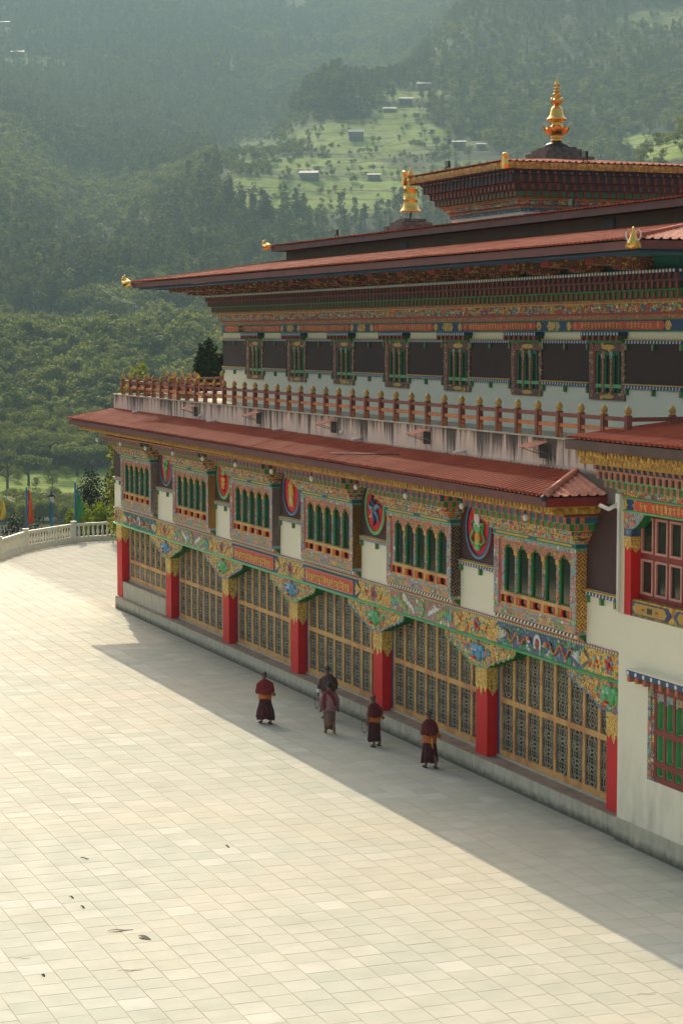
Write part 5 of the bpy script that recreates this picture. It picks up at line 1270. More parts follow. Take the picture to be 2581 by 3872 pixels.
def feetwear(r, feet, mat='sandal'):
    for sg, (fx_, lf) in zip((1, -1), feet):
        m = MB(); m.prism([(fx_-.10, sg*.10-.04), (fx_+.12, sg*.10-.045), (fx_+.16, sg*.10), (fx_+.12, sg*.10+.045), (fx_-.10, sg*.10+.04)], lf*.6, .025+lf*.6, 0, 'z'); m.tube([(fx_+.05, sg*.10-.045, .03+lf*.6), (fx_+.05, sg*.10, .075+lf*.6), (fx_+.05, sg*.10+.045, .03+lf*.6)], .012, 5)
        m.build('sandal', [mat], r)
def monk(label, x, y, yaw, H, feet, shawl, wide=.25, flare=(.26, .22), tail=False, beads=False, sleeve=False, fx0=0.0, sashz=(.80, .98)):
    arms = ([(.02, .25, 1.08), (.16, .18, .98)], [(.02, -.25, 1.08), (.18, -.14, 1.0)])
    if sleeve: arms = ([(.0, .24, 1.06), (-.02, .27, .82)], [(.04, -.26, 1.08), (.12, -.33, .98)])
    r, s = person(label, x, y, yaw, H, feet, *arms)
    m = MB(); loft(m, [(.17, fx0, 0, flare[0], flare[1]), (.4, fx0*.7, 0, flare[0]*.9, flare[1]*.95), (.65, 0, 0, .18, .19), (.9, 0, 0, .155, .17), (1.04, .0, 0, .14, .16)], 0, 48, 9, .17); m.build('skirt', ['robe'], r)
    m = MB(); loft(m, [(sashz[0], 0, 0, .185, .205), (sashz[0]+.06, 0, 0, .19, .21), (sashz[1], .0, 0, .175, .20)], 0, 30, 5, .03, 1); 
    m.tube([(-.15, -.16, .98), (-.10, -.26, .92), (.02, -.30, .90)], [.05, .06, .03], 8)
    sa = m.build('sash', ['sash'], r)
    if tail: m = MB(); m.tube([(-.20, .0, .90), (-.215, .01, .78), (-.22, -.005, .66), (-.215, -.03, .60)], [.028, .03, .028, .018], 6); m.build('sash_tail', ['ysash'], sa)
    m = MB(); loft(m, [(.97, .02, 0, .215, wide), (1.04, .02, 0, .205, wide+.02), (1.15, .02, 0, .19, wide), (1.27, .03, 0, .165, wide-.015), (1.345, .04, 0, .12, .165), (1.40, .05, 0, .075, .08)], 0, 40, 7, .09, 2)
    m.tube([(.10, .15, 1.30), (-.05, .12, 1.37), (-.10, 0, 1.36), (-.16, -.13, 1.25), (-.20, -.2, 1.08)], [.03, .045, .045, .04, .02], 8)
    m.build('shawl', [shawl], r)
    if sleeve: m = MB(); m.tube([(.03, -.2, 1.24), (.05, -.27, 1.1), (.10, -.31, 1.0)], [.06, .07, .06], 8); m.build('sleeve', ['ysash'], r)
    feetwear(r, feet); finish(r, x, y, yaw, s)
    if beads:
        q = MB(); n = 26
        for i in range(n):
            a = 2*math.pi*i/n; q.ell((x+.05*math.cos(a)-.02, y-.30+.07*math.cos(a), .62+.20*math.sin(a)), (.014, .014, .014), 6, 4)
        o = q.build('prayer_beads', ['black']); o['label'] = beads; o['category'] = 'prayer beads'
W_ = math.pi
monk('monk in crimson shawl, orange sash and flaring maroon skirt, leftmost of the walkers', -17.3, -2.95, W_+.1, 1.63, ((.12, .0), (-.16, .02)), 'shawl', .29, (.33, .25), fx0=-.03)
monk('shaven monk with yellow sleeve leaning beside the red column, beads in his left hand', -12.73, -1.15, W_+.15, 1.50, ((-.10, .0), (-.14, .05)), 'shawl2', .23, (.21, .19), beads='loop of dark prayer beads in the left hand of the monk with the yellow sleeve', sleeve=True)
monk('dark haired monk with wide orange sash and yellow tail, rightmost of the walkers', -9.3, -.88, W_-.05, 1.60, ((.10, .0), (-.26, .06)), 'shawl2', .24, (.24, .22), tail=True, sashz=(.74, 1.02))
# man in dark checked robe, half hidden
mf = ((.12, 0), (-.1, .02)); r, s = person('bald man in dark checked robe with white cuff, walking just beyond the woman', -17.33, -.86, W_, 1.68, mf, [(.02, .27, 1.06), (.06, .29, .84)], [(.02, -.27, 1.06), (.08, -.25, .86)])
m = MB(); loft(m, [(.48, 0, 0, .20, .20), (.8, 0, 0, .18, .2), (.95, 0, 0, .165, .185)], 0, 36, 6, .05); loft(m, [(.92, 0, 0, .20, .24), (1.1, 0.02, 0, .18, .25), (1.28, .03, 0, .15, .215), (1.36, .04, 0, .09, .12)], 0, 30, 4, .03)
m.tube([(.03, .2, 1.26), (.02, .27, 1.06), (.05, .28, .95)], [.07, .075, .075], 8); m.tube([(.03, -.2, 1.26), (.02, -.27, 1.06), (.06, -.26, .92)], [.07, .075, .07], 8); m.build('robe', ['gho'], r)
m = MB(); m.tube([(.05, .28, .955), (.058, .288, .84)], [.082, .08], 10); m.build('white_cuff', ['white'], r)
m = MB(); m.tube([(0, .09, .48), (-.02, .09, .2)], [.06, .05], 8); m.tube([(0, -.09, .48), (-.02, -.09, .2)], [.06, .05], 8); m.build('stockings', ['hair'], r)
feetwear(r, mf); finish(r, -17.33, -.86, W_, s)
q = MB()
for i in range(30):
    a = 2*math.pi*i/30; q.ell((-17.42+.04*math.cos(a), -1.20+.06*math.cos(a), .62+.26*math.sin(a)), (.014, .014, .014), 6, 4)
o = q.build('prayer_beads', ['black']); o['label'] = 'long string of dark prayer beads in the hand with the white cuff'; o['category'] = 'prayer beads'
# woman in pink jacket
wf = ((.14, 0), (-.22, .07)); r, s = person('black haired woman in pink flowered jacket, crimson scarf and woven skirt', -15.04, -1.68, W_-.1, 1.56, wf, [(.0, .25, 1.06), (.04, .27, .82)], [(.0, -.25, 1.06), (-.03, -.27, .82)], headcol='hair')
m = MB(); loft(m, [(.16, -.02, 0, .17, .16), (.4, 0, 0, .185, .18), (.7, 0, 0, .19, .20), (.9, 0, 0, .16, .18)], 0, 36, 5, .04); m.build('skirt', ['kira'], r)
m = MB(); loft(m, [(.74, 0, 0, .21, .235), (.95, 0, 0, .185, .21), (1.15, .02, 0, .17, .225), (1.28, .03, 0, .15, .20), (1.36, .04, 0, .08, .10)], 0, 30, 5, .03)
m.tube([(.03, .19, 1.27), (.0, .27, 1.06), (.035, .27, .86)], [.07, .07, .055], 8); m.tube([(.03, -.19, 1.27), (.0, -.27, 1.06), (-.03, -.27, .86)], [.07, .07, .055], 8); m.build('jacket', ['jacket'], r)
m = MB(); m.tube([(.12, .06, 1.20), (.06, .14, 1.33), (-.07, .10, 1.37), (-.14, -.02, 1.28), (-.19, -.10, 1.10), (-.22, -.13, .92)], [.03, .055, .06, .055, .045, .03], 8); m.tube([(-.05, .17, 1.30), (-.13, .20, 1.1), (-.12, .21, .8)], [.04, .04, .03], 8); m.build('scarf', ['shawl'], r)
feetwear(r, wf, 'ysash'); finish(r, -15.04, -1.68, W_-.1, s)

# ------------------------------------------------------------------ valley, hills and mountain
def vnoise(x, y, seed):
    xi = np.floor(x).astype(np.int64); yi = np.floor(y).astype(np.int64); xf = x-xi; yf = y-yi
    def h(a, b):
        n = (a*374761393+b*668265263+seed*974711) & 0x7fffffff; n = ((n ^ (n >> 13))*1274126177) & 0x7fffffff
        return ((n ^ (n >> 16)) & 0xffff)/65535.0
    u = xf*xf*(3-2*xf); v = yf*yf*(3-2*yf)
    return (h(xi, yi)*(1-u)+h(xi+1, yi)*u)*(1-v)+(h(xi, yi+1)*(1-u)+h(xi+1, yi+1)*u)*v
def fbm(x, y, sc, seed=1, oc=4):
    s = 0; a = 1; t = 0
    for i in range(oc): s = s+a*vnoise(x/sc*2**i+31.7*i, y/sc*2**i-17.3*i, seed+i); t += a; a *= .5
    return s/t*2-1
UK = np.array([105, 125, 160, 200, 300, 430, 560, 760, 950, 1100, 1300, 1600, 1900, 2300, 2700, 3300, 4200.])
near = [-7, -5, -5, -12, -25, -26, -22.4, 10, 21.3]
def zt(y, u): return 12+(1268-y)/8000*u
def colz(ys): return near+[zt(y, u) for y, u in zip(ys, UK[9:])]
XK = np.array([-3000, -800, 0, 350, 900, 1290, 1900, 2340, 2440, 2581, 3400, 6000.])
TAB = [colz([1040, 850, 640, 480, 300, 150, -50, -250]), colz([1040, 850, 660, 500, 330, 180, -20, -220]), colz([1020, 840, 660, 500, 330, 180, -20, -220]),
       colz([1000, 1000, 800, 620, 420, 240, 20, -200]), colz([1000, 800, 570, 640, 500, 290, 30, -200]), colz([1000, 840, 560, 335, 420, 280, 30, -200]),
       colz([990, 820, 530, 260, 0, 80, -100, -260]), colz([950, 780, 500, 230, -30, -150, -220, -300])]
TAB.append(colz([950, 760, 480, 210, -60, -280, -330, -340])); TAB.append(colz([950, 740, 460, 200, -80, -300, -350, -360])); TAB += [TAB[-1], TAB[-1]]
TAB = np.array(TAB, float)
for i in (8, 9, 10, 11): TAB[i][7] = zt(820, 760); TAB[i][8] = zt([565, 505, 430, 400][i-8], 950); TAB[i][9] = zt(700, 1100)
TAB[7][8] = zt(900, 950)
def terr(u, xp, rough=True):
    """height of the land at forward distance u under image column xp (both arrays)"""
    u = np.asarray(u, float); xp = np.asarray(xp, float)
    lu = np.log(np.clip(u, UK[0], UK[-1])); LK = np.log(UK)
    fi = np.clip(np.interp(lu, LK, np.arange(len(UK))), 0, len(UK)-1.001); gi = np.clip(np.interp(xp, XK, np.arange(len(XK))), 0, len(XK)-1.001)
    i = fi.astype(int); j = gi.astype(int); a = fi-i; b = gi-j; b = b*b*(3-2*b)
    i2 = np.minimum(i+1, len(UK)-1); j2 = np.minimum(j+1, len(XK)-1)
    # smooth (Catmull-Rom) along the distance
    im = np.maximum(i-1, 0); ip = np.minimum(i+2, len(UK)-1)
    def cr(j_):
        p0, p1, p2, p3 = TAB[j_, im], TAB[j_, i], TAB[j_, i2], TAB[j_, ip]
        sm_ = .5*((2*p1)+(-p0+p2)*a+(2*p0-5*p1+4*p2-p3)*a*a+(-p0+3*p1-3*p2+p3)*a**3); return sm_
    z = cr(j)*(1-b)+cr(j2)*b
    if rough:
        v = (xp-1290.5)/8000*u; x = CAM.x+FH.x*u+RT.x*v; y = CAM.y+FH.y*u+RT.y*v
        am = np.clip((u-130)/600, 0, 1)
        z = z+am*(fbm(x, y, 260, 3)*u*.010+fbm(x, y, 60, 9)*3.2)
        # farm terraces on the lower ground
        tr = np.clip((u-420)/40, 0, 1)*np.clip((2300-u)/300, 0, 1)*np.clip(fbm(x, y, 150, 21)*2.5+.9, 0, 1)
        stp = 2.2+u*.0018; q = z/stp; fr = q-np.floor(q); z2 = (np.floor(q)+np.clip((fr-.72)/.28, 0, 1))*stp
        z = z*(1-tr*.75)+z2*tr*.75
    return z
def wxy(u, xp):
    v = (xp-1290.5)/8000*u; return CAM.x+FH.x*u+RT.x*v, CAM.y+FH.y*u+RT.y*v
FIELDS = [(1230, 742, 400, 78, 1.0), (1380, 520, 290, 62, .9), (1000, 560, 90, 20, .6), (1760, 640, 160, 30, .6), (1500, 700, 160, 40, .7), (1250, 640, 260, 30, .9), (1050, 690, 160, 22, .9), (1240, 640, 430, 190, .2), (1500, 440, 110, 30, .8), (1180, 618, 300, 14, 1.0), (1560, 372, 130, 18, .9), (1460, 580, 170, 26, .7), (2480, 560, 150, 48, 1.0), (2480, 100, 170, 35, .5),
          (110, 262, 170, 32, .7), (620, 1800, 330, 45, 1.0), (330, 1840, 420, 70, 1.0), (250, 1235, 700, 70, .16), (130, 1900, 200, 30, 1.0), (420, 1930, 130, 22, .9), (1400, 950, 160, 40, .3), (700, 1180, 160, 20, .5), (1720, 560, 120, 20, .3), (250, 1215, 250, 20, .45)]
def fieldmask(xp, yp, wob):
    m = np.zeros_like(xp)
    for cx, cy, rx, ry, s in FIELDS:
        d = ((xp-cx)/rx)**2+((yp-cy)/ry)**2+wob*.55; m = np.maximum(m, s*np.clip((1.15-d)*4, 0, 1))
    return m
def ypx(u, z): return 1268-(z-12)/u*8000
nu, nx = 620, 250
us = np.exp(np.linspace(math.log(105), math.log(4200), nu)); xs = np.concatenate([np.linspace(-5200, -320, 40)[:-1], np.linspace(-320, 2900, nx-80), np.linspace(2900, 7800, 42)[1:]]); nx = len(xs)
UU, XX = np.meshgrid(us, xs, indexing='ij'); ZZ = terr(UU, XX); PX, PY = wxy(UU, XX)
# keep the land below the courtyard platform
wob = fbm(PX, PY, 45, 40); FM = fieldmask(XX, ypx(UU, ZZ), wob)
ve = np.stack([PX, PY, ZZ], -1).reshape(-1, 3); ii = np.arange(nu*nx).reshape(nu, nx)
fa = np.stack([ii[:-1, :-1], ii[:-1, 1:], ii[1:, 1:], ii[1:, :-1]], -1).reshape(-1, 4)[:, ::-1]
me = bpy.data.meshes.new('hillside'); me.vertices.add(len(ve)); me.vertices.foreach_set('co', ve.ravel()); me.loops.add(len(fa)*4); me.loops.foreach_set('vertex_index', fa.ravel().astype(np.int32))
me.polygons.add(len(fa)); me.polygons.foreach_set('loop_start', np.arange(len(fa), dtype=np.int32)*4); me.polygons.foreach_set('use_smooth', np.ones(len(fa), bool)); me.update(calc_edges=True)
at_ = me.attributes.new('field', 'FLOAT', 'POINT'); at_.data.foreach_set('value', FM.ravel().astype(np.float32))
k = N('hillside_ground'); fl = k.n('ShaderNodeAttribute', attribute_name='field').outputs['Fac']; X, Y, Z = k.xyz()
n1 = k.noise(k.pos(), .02, 6, .6); n2 = k.noise(k.pos(), .25, 6, .6); n3 = k.noise(k.map((1, 1, 6)), .06, 3)
g = k.mix(k.ramp(n1, [(.38, 0), (.62, 1)]), (.022, .034, .009), (.040, .055, .014)); g = k.mix(k.ramp(n2, [(.4, 0), (.6, 1)]), g, (.013, .02, .006))
soil = k.ramp(k.noise(k.pos(), .012, 4), [(.56, 0), (.66, 1)]); g = k.mix(k.math('MULTIPLY', soil, .2), g, (.10, .06, .03))
fc = k.mix(k.ramp(n2, [(.35, 0), (.65, 1)]), (.32, .44, .04), (.20, .32, .035)); fc = k.mix(k.math('MULTIPLY', k.ramp(n3, [(.5, 0), (.6, 1)]), .35), fc, (.16, .12, .05))
wv = k.n('ShaderNodeTexWave', wave_type='BANDS', bands_direction='Z'); wv.inputs['Scale'].default_value = .9; wv.inputs['Distortion'].default_value = 2; k.l(k.pos(), wv.inputs['Vector'])
fc = k.mix(k.math('MULTIPLY', wv.outputs['Fac'], .25), fc, (.07, .10, .02))
bd_ = k.math('FRACT', k.math('ADD', k.math('MULTIPLY', Z, .11), k.math('MULTIPLY', k.noise(k.pos(), .012, 3), 2.2)))
fc = k.mix(k.math('MULTIPLY', k.ramp(bd_, [(0, 1), (.10, 1), (.16, 0), (1, 0)]), .8), fc, (.10, .07, .035)); fc = k.mix(k.math('MULTIPLY', k.ramp(k.noise(k.pos(), .03, 5), [(.5, 0), (.62, 1)]), .55), fc, (.07, .11, .022))
k.bump(n2, 1.0, .5); me.materials.append(k.done(k.mix(fl, g, fc), .9, 0, .1))
hill = bpy.data.objects.new('hillside', me); COL.objects.link(hill); hill['kind'] = 'structure'
b = MB(); b.box(-4350, 4000, -4000, 4000, -62, -60); M['groundm'] = paint('valley_floor', (.05, .07, .025), .9); gr = b.build('ground', ['groundm']); gr['kind'] = 'structure'

# ------------------------------------------------------------------ trees
def leafmat(name, c1, c2, c3, tr=.35):
    k = N(name); oi = k.n('ShaderNodeObjectInfo').outputs['Random']; ri = k.n('ShaderNodeNewGeometry').outputs['Random Per Island']
    a = k.mix(ri, c1, c2); a = k.mix(k.ramp(oi, [(0, 0), (1, .8)]), a, c3); o2 = k.math('FRACT', k.math('MULTIPLY', oi, 7.31)); a = k.mix(k.ramp(o2, [(.0, .75), (.45, .25), (1, 0)]), a, tuple(x*.28 for x in c1))
    k.val(k.b.inputs['Base Color'], a); k.b.inputs['Roughness'].default_value = .6; k.b.inputs['Specular IOR Level'].default_value = .06
    t = k.n('ShaderNodeBsdfTranslucent'); k.l(a, t.inputs[0]); mx = k.n('ShaderNodeMixShader'); mx.inputs[0].default_value = tr
    k.l(k.b.outputs[0], mx.inputs[1]); k.l(t.outputs[0], mx.inputs[2]); k.l(mx.outputs[0], k.out.inputs[0]); return k.m
M['leaf'] = leafmat('broad_leaves', (.09, .145, .02), (.20, .25, .03), (.30, .31, .04), .55)
M['pine'] = leafmat('pine_needles', (.075, .115, .025), (.15, .17, .035), (.15, .155, .045), .55)
M['bush'] = leafmat('yellow_green_leaves', (.13, .22, .012), (.34, .38, .015), (.20, .28, .012), .5)
M['dleaf'] = leafmat('dark_leaves', (.025, .045, .012), (.05, .075, .02), (.035, .055, .02))
M['bark'] = paint('tree_bark', (.07, .05, .035), .9, .3, .2, 6)
def leaves(rng, blobs, n, size, flat=.0):
    """n small leaf sprays spread through a set of ellipsoid clumps (cx,cy,cz,rx,ry,rz)"""
    bl = np.array(blobs); vol = (bl[:, 3]*bl[:, 4]*bl[:, 5])**.66; pk = rng.choice(len(bl), n, p=vol/vol.sum()); b = bl[pk]
    d = rng.normal(size=(n, 3)); d /= np.linalg.norm(d, axis=1)[:, None]; r = .45+.6*rng.random(n)**.6; d[:, 2] = np.where(rng.random(n) < .35, np.abs(d[:, 2]), d[:, 2])
    c = b[:, :3]+d*b[:, 3:]*r[:, None]
    nn = d*.8+rng.normal(size=(n, 3))*.75; nn[:, 2] += .5+flat; nn /= np.linalg.norm(nn, axis=1)[:, None]
    a = np.cross(nn, rng.normal(size=(n, 3))); a /= np.linalg.norm(a, axis=1)[:, None]; bt = np.cross(nn, a); s = size*(.6+.8*rng.random(n))[:, None]
    q = np.stack([c-a*s-bt*s*.25, c+bt*s*.7, c+a*s+bt*s*.1, c-bt*s*.65], 1).reshape(-1, 3)
    return q
def crownmesh(name, q, mat):
    n = len(q)//4; me = bpy.data.meshes.new(name); me.vertices.add(len(q)); me.vertices.foreach_set('co', q.ravel()); me.loops.add(n*4); me.loops.foreach_set('vertex_index', np.arange(n*4, dtype=np.int32))
    me.polygons.add(n); me.polygons.foreach_set('loop_start', np.arange(n, dtype=np.int32)*4); me.update(calc_edges=True); me.materials.append(M[mat]); return me
def trunkmesh(name, h, r, limbs, rng):
    m = MB(); m.tube([(0, 0, -1.2), (.1*r, 0, h*.35), (-.2*r, .2*r, h*.7), (0, 0, h)], [r, r*.8, r*.55, r*.2], 6)
    for i in range(limbs):
        a = rng.random()*6.28; z = h*(.35+.5*rng.random()); L = h*(.22+.15*rng.random()); m.tube([(0, 0, z), (L*.5*math.cos(a), L*.5*math.sin(a), z+L*.35), (L*math.cos(a), L*math.sin(a), z+L*.55)], [r*.45, r*.3, r*.1], 4)
    me = bpy.data.meshes.new(name); me.from_pydata(m.v, [], m.f); me.materials.append(M['bark']); return me
PROTO = {}
def mkproto(kind, seed, n, lod=False):
    rng = np.random.default_rng(seed)
    if kind == 'broad':      # about 8 m tall, wide
        nb = rng.integers(7, 12); bl = []
        for i in range(nb): a = rng.random()*6.28; rr_ = 2.3*rng.random()**.7; bl.append((rr_*math.cos(a), rr_*math.sin(a), 3.2+3.4*rng.random()-rr_*.35, 1.0+rng.random()*.9, 1.0+rng.random()*.9, .8+rng.random()*.7))
        bl.append((0, 0, 3, 2.2, 2.2, 1.6)); q = leaves(rng, bl, n, .22 if not lod else .50); t = ('trunk', 5.5, .22, 5)
        mt = 'leaf'
    elif kind == 'flat':     # spreading crown on a clear stem
        bl = []
        for i in range(13): a = rng.random()*6.28; rr_ = 4.2*rng.random()**.6; bl.append((rr_*math.cos(a), rr_*math.sin(a), 5.6-rr_*.22+rng.random()*.8, 1.5, 1.5, .55))
        q = leaves(rng, bl, n, .30, .5); t = ('trunk', 5.6, .32, 7); mt = 'leaf'
    elif kind == 'pine':     # long clear stem, loose domed crown
        bl = []; H = 15
        for i in range(16): z = .38+.6*rng.random(); rad = 2.9*(1.05-z)**.6; a = rng.random()*6.28; bl.append((rad*.8*rng.random()*math.cos(a), rad*.8*rng.random()*math.sin(a), z*H, .9+rad*.35, .9+rad*.35, .75))
        bl.append((0, 0, H*.62, 1.6, 1.6, H*.27)); q = leaves(rng, bl, n, .36 if not lod else .62); t = ('trunk', 14, .26, 6); mt = 'pine'
    elif kind == 'shrub':
        bl = [(rng.normal()*.9, rng.normal()*.9, .7+rng.random()*.9, 1, 1, .8) for i in range(6)]; q = leaves(rng, bl, n, .28); t = ('trunk', 1.2, .08, 3); mt = 'leaf'
    cm = crownmesh('crown', q.reshape(-1, 3), mt); tm = trunkmesh('trunk', t[1], t[2], t[3], rng); return cm, tm
for kd, nv, n in (('broad', 5, 1000), ('flat', 2, 900), ('pine', 3, 520), ('shrub', 2, 240)):
    PROTO[kd] = [mkproto(kd, 50+7*i+len(kd)*3, n) for i in range(nv)]
for kd, nv, n in (('broad', 4, 230), ('pine', 3, 190)):
    PROTO[kd+'_far'] = [mkproto(kd, 150+5*i+len(kd)*3, n, True) for i in range(nv)]
def tree(kind, i, x, y, z, s, rz, label, cat='tree', group=None, name='tree', sz=1.0):
    cm, tm = PROTO[kind][i % len(PROTO[kind])]
    r = bpy.data.objects.new(name, None); COL.objects.link(r); r.location = (x, y, z); r.rotation_euler.z = rz; r.scale = (s, s, s*sz); r['label'] = label; r['category'] = cat
    if group: r['group'] = group
    for nm, m_ in (('crown', cm), ('trunk', tm)):
        o = bpy.data.objects.new(nm, m_); COL.objects.link(o); o.parent = r
    return r
# scatter
def hidden(xp, yp):
    """roughly behind the monastery"""
    if xp > 880 and yp > 1170-.084*(xp-494): return True
    if xp > 1130 and yp > 1010-.12*(xp-1100)+60: return True
    if xp > 480 and yp > 1580: return True
    return False
rt = random.Random(21); cand = []
U = []; XPX = []
N_ = 110000
ur = np.sqrt(RNG.random(N_)*(3600**2-425**2)+425**2); xr_ = RNG.random(N_)*(3300)-360
keepp = RNG.random(N_) < np.clip((8.2/(7+ur/330))**2, 0, 1)*1.35
ur2 = RNG.random(16000)*(1150-425)+425; xr2 = RNG.random(16000)*3300-360; k2 = RNG.random(16000) < (ur2/1150)*.75
ur = np.concatenate([ur[keepp], ur2[k2]]); xr_ = np.concatenate([xr_[keepp], xr2[k2]])
zz = terr(ur, xr_); yy = ypx(ur, zz); wx, wy = wxy(ur, xr_); wb = fbm(wx, wy, 45, 40); fm = fieldmask(xr_, yy, wb); dens = fbm(wx, wy, 120, 77); pinen = fbm(wx, wy, 300, 91)
HOUSES = [(1345, 535), (1530, 403), (1598, 352), (1470, 440), (1170, 690), (1412, 682), (1730, 560), (1812, 566), (30, 118), (85, 225), (1118, 16), (2525, 20), (338, 1296)]
sel = []
for i in range(len(ur)):
    u, xp, yp = ur[i], xr_[i], yy[i]
    if hidden(xp, yp) and hidden(xp, yp-60): continue
    if yp < -150: continue
    if any(abs(xp-a_) < 36 and -6 < yp-b_ < 42 for a_, b_ in HOUSES): continue
    hedge = fm[i] > .25 and u > 700 and ((yp+.12*xp)/34) % 1 < .2
    if hedge and rt.random() < .8 and yp < 1150: sel.append((u, xp, yp, wx[i], wy[i], zz[i]-.3, rt.uniform(.35, .75), 'broad')); continue
    if fm[i] > .25 and rt.random() > (.03 if u > 560 else .5): continue
    valley = u < 560; terrace_zone = 770 < u < 960
    onspur = xp > 1300 and yp < 1000 and u < 2500
    if valley and rt.random() > (.16 if u > 472 else .8): continue
    if 475 < u < 545 and rt.random() > .5: continue
    if terrace_zone and (dens[i] < .1 and rt.random() > .5): continue
    if u > 960 and dens[i] < (-.22 if not onspur else -.1) and rt.random() > (.35 if not onspur else .7): continue
    pine = (u > 960 and pinen[i] > -.12 and rt.random() < .5) or (onspur and rt.random() < .3)
    s = rt.uniform(.65, 1.25)
    if valley: s *= (.6 if u > 472 else .55)
    if terrace_zone: s *= rt.choice([.3, .4, .5, .7])
    inner = ((xp-1240)/430)**2+((yp-640)/200)**2 < 1
    if inner:
        pine = False; s *= .55
        if rt.random() < .2: continue
    if xp > 1620 and 120 < yp < 720:
        if rt.random() < .72: pine = False
        if dens[i] < -.1 and rt.random() < .3: continue
        if not pine: s *= .95
    elif onspur and not pine: s *= .62
    if onspur and pine: s *= .9
    if u > 1250 and not onspur: s *= 1.3
    sel.append((u, xp, yp, wx[i], wy[i], zz[i]-.3, s, 'pine' if pine else 'broad'))
sel.sort(key=lambda t: t[0])
def lab(what, xp, yp, s):
    sz = 'small' if s < .62 else ('middling' if s < .9 else 'large')
    wh = 'at the left edge' if xp < 150 else 'left of the eaves' if xp < 330 else 'near the eave tips' if xp < 520 else 'left of the upper windows' if xp < 900 else 'behind the clerestory' if xp < 1500 else 'beyond the pavilion'
    hh = 'above the main roof' if yp < 1000 else 'level with the main eave' if yp < 1180 else 'level with the upper windows' if yp < 1400 else 'level with the terrace railing' if yp < 1560 else 'down by the lower eave' if yp < 1750 else 'among the bright fields'
    return sz+' '+what+' '+wh+', '+hh, 'tree', sz+' '+what+'s '+wh+' '+hh
nb_ = np_ = 0; far = {'broad': [], 'pine': []}
for t in sel:
    u, xp, yp, x, y, z, s, kd = t
    if -20 < xp < 2600 and ((kd == 'broad' and nb_ < 280) or (kd == 'pine' and np_ < 160)):
        if kd == 'broad':
            nb_ += 1; tree('broad', rt.randrange(9), x, y, z, s, rt.random()*6.28, *lab('round crowned green tree', xp, yp, s))
        else:
            np_ += 1; tree('pine', rt.randrange(9), x, y, z, s, rt.random()*6.28, *lab('domed pine with bare stem', xp, yp, s), name='pine_tree')
    else: far[kd].append(t)
def forest(name, kind, lst, label_kind):
    """one object: geometry nodes spread tree crowns over the recorded spots"""
    P = np.array([(t[3], t[4], t[5]) for t in lst]); me = bpy.data.meshes.new(name); me.vertices.add(len(P)); me.vertices.foreach_set('co', P.ravel()); me.update()
    a1 = me.attributes.new('size', 'FLOAT', 'POINT'); a1.data.foreach_set('value', np.array([t[6] for t in lst], np.float32)*(1.12 if kind == 'broad_far' else 1))
    a2 = me.attributes.new('turn', 'FLOAT', 'POINT'); a2.data.foreach_set('value', RNG.random(len(P)).astype(np.float32)*6.28)
    a3 = me.attributes.new('pick', 'INT', 'POINT'); a3.data.foreach_set('value', RNG.integers(0, len(PROTO[kind]), len(P)).astype(np.int32))
    o = bpy.data.objects.new(name, me); COL.objects.link(o); o['kind'] = 'stuff'
    gt = bpy.data.node_groups.new(name+'_nodes', 'GeometryNodeTree'); gt.interface.new_socket('Geometry', in_out='INPUT', socket_type='NodeSocketGeometry'); gt.interface.new_socket('Geometry', in_out='OUTPUT', socket_type='NodeSocketGeometry')
    n = gt.nodes.new; gi = n('NodeGroupInput'); go = n('NodeGroupOutput'); iop = n('GeometryNodeInstanceOnPoints'); jn = n('GeometryNodeJoinGeometry')
    for cm, tm in reversed(PROTO[kind]):
        # crown and stem of one kind joined into one hidden source mesh
        v = np.empty(len(cm.vertices)*3); cm.vertices.foreach_get('co', v); v = v.reshape(-1, 3).tolist(); tv = [tuple(q.co) for q in tm.vertices]
        mm = bpy.data.meshes.new('tree_form'); f = [tuple(p.vertices) for p in cm.polygons]; off_ = len(v); mm.from_pydata(v+tv, [], f+[tuple(off_+i for i in p.vertices) for p in tm.polygons])
        mm.materials.append(cm.materials[0]); mm.materials.append(M['bark']); mi = [0]*len(f)+[1]*len(tm.polygons); mm.polygons.foreach_set('material_index', mi)
        so = bpy.data.objects.new('tree_form', mm); oi = n('GeometryNodeObjectInfo'); oi.inputs['Object'].default_value = so; oi.inputs['As Instance'].default_value = True
        gt.links.new(oi.outputs['Geometry'], jn.inputs[0])
    def na(nm, ty):
        x = n('GeometryNodeInputNamedAttribute'); x.data_type = ty; x.inputs['Name'].default_value = nm; return x.outputs['Attribute']
    iop.inputs['Pick Instance'].default_value = True
    cb = n('ShaderNodeCombineXYZ'); gt.links.new(na('turn', 'FLOAT'), cb.inputs[2]); gt.links.new(gi.outputs[0], iop.inputs['Points']); gt.links.new(jn.outputs[0], iop.inputs['Instance'])
    gt.links.new(na('pick', 'INT'), iop.inputs['Instance Index']); gt.links.new(cb.outputs[0], iop.inputs['Rotation']); gt.links.new(na('size', 'FLOAT'), iop.inputs['Scale'])
    gt.links.new(iop.outputs[0], go.inputs[0]); md = o.modifiers.new('spread', 'NODES'); md.node_group = gt
    return o
forest('broadleaf_forest', 'broad_far', far['broad'], ''); forest('pine_forest', 'pine_far', far['pine'], '')
print('trees', nb_, np_, len(far['broad']), len(far['pine']))
def hit(xp, yp, u0=430, u1=4100):
    u = np.linspace(u0, u1, 3000); z = terr(u, np.full_like(u, xp)); y = ypx(u, z); k_ = np.argmax(y <= yp)
    x, yv = wxy(u[k_], xp); return float(x), float(yv), float(z[k_]), float(u[k_])
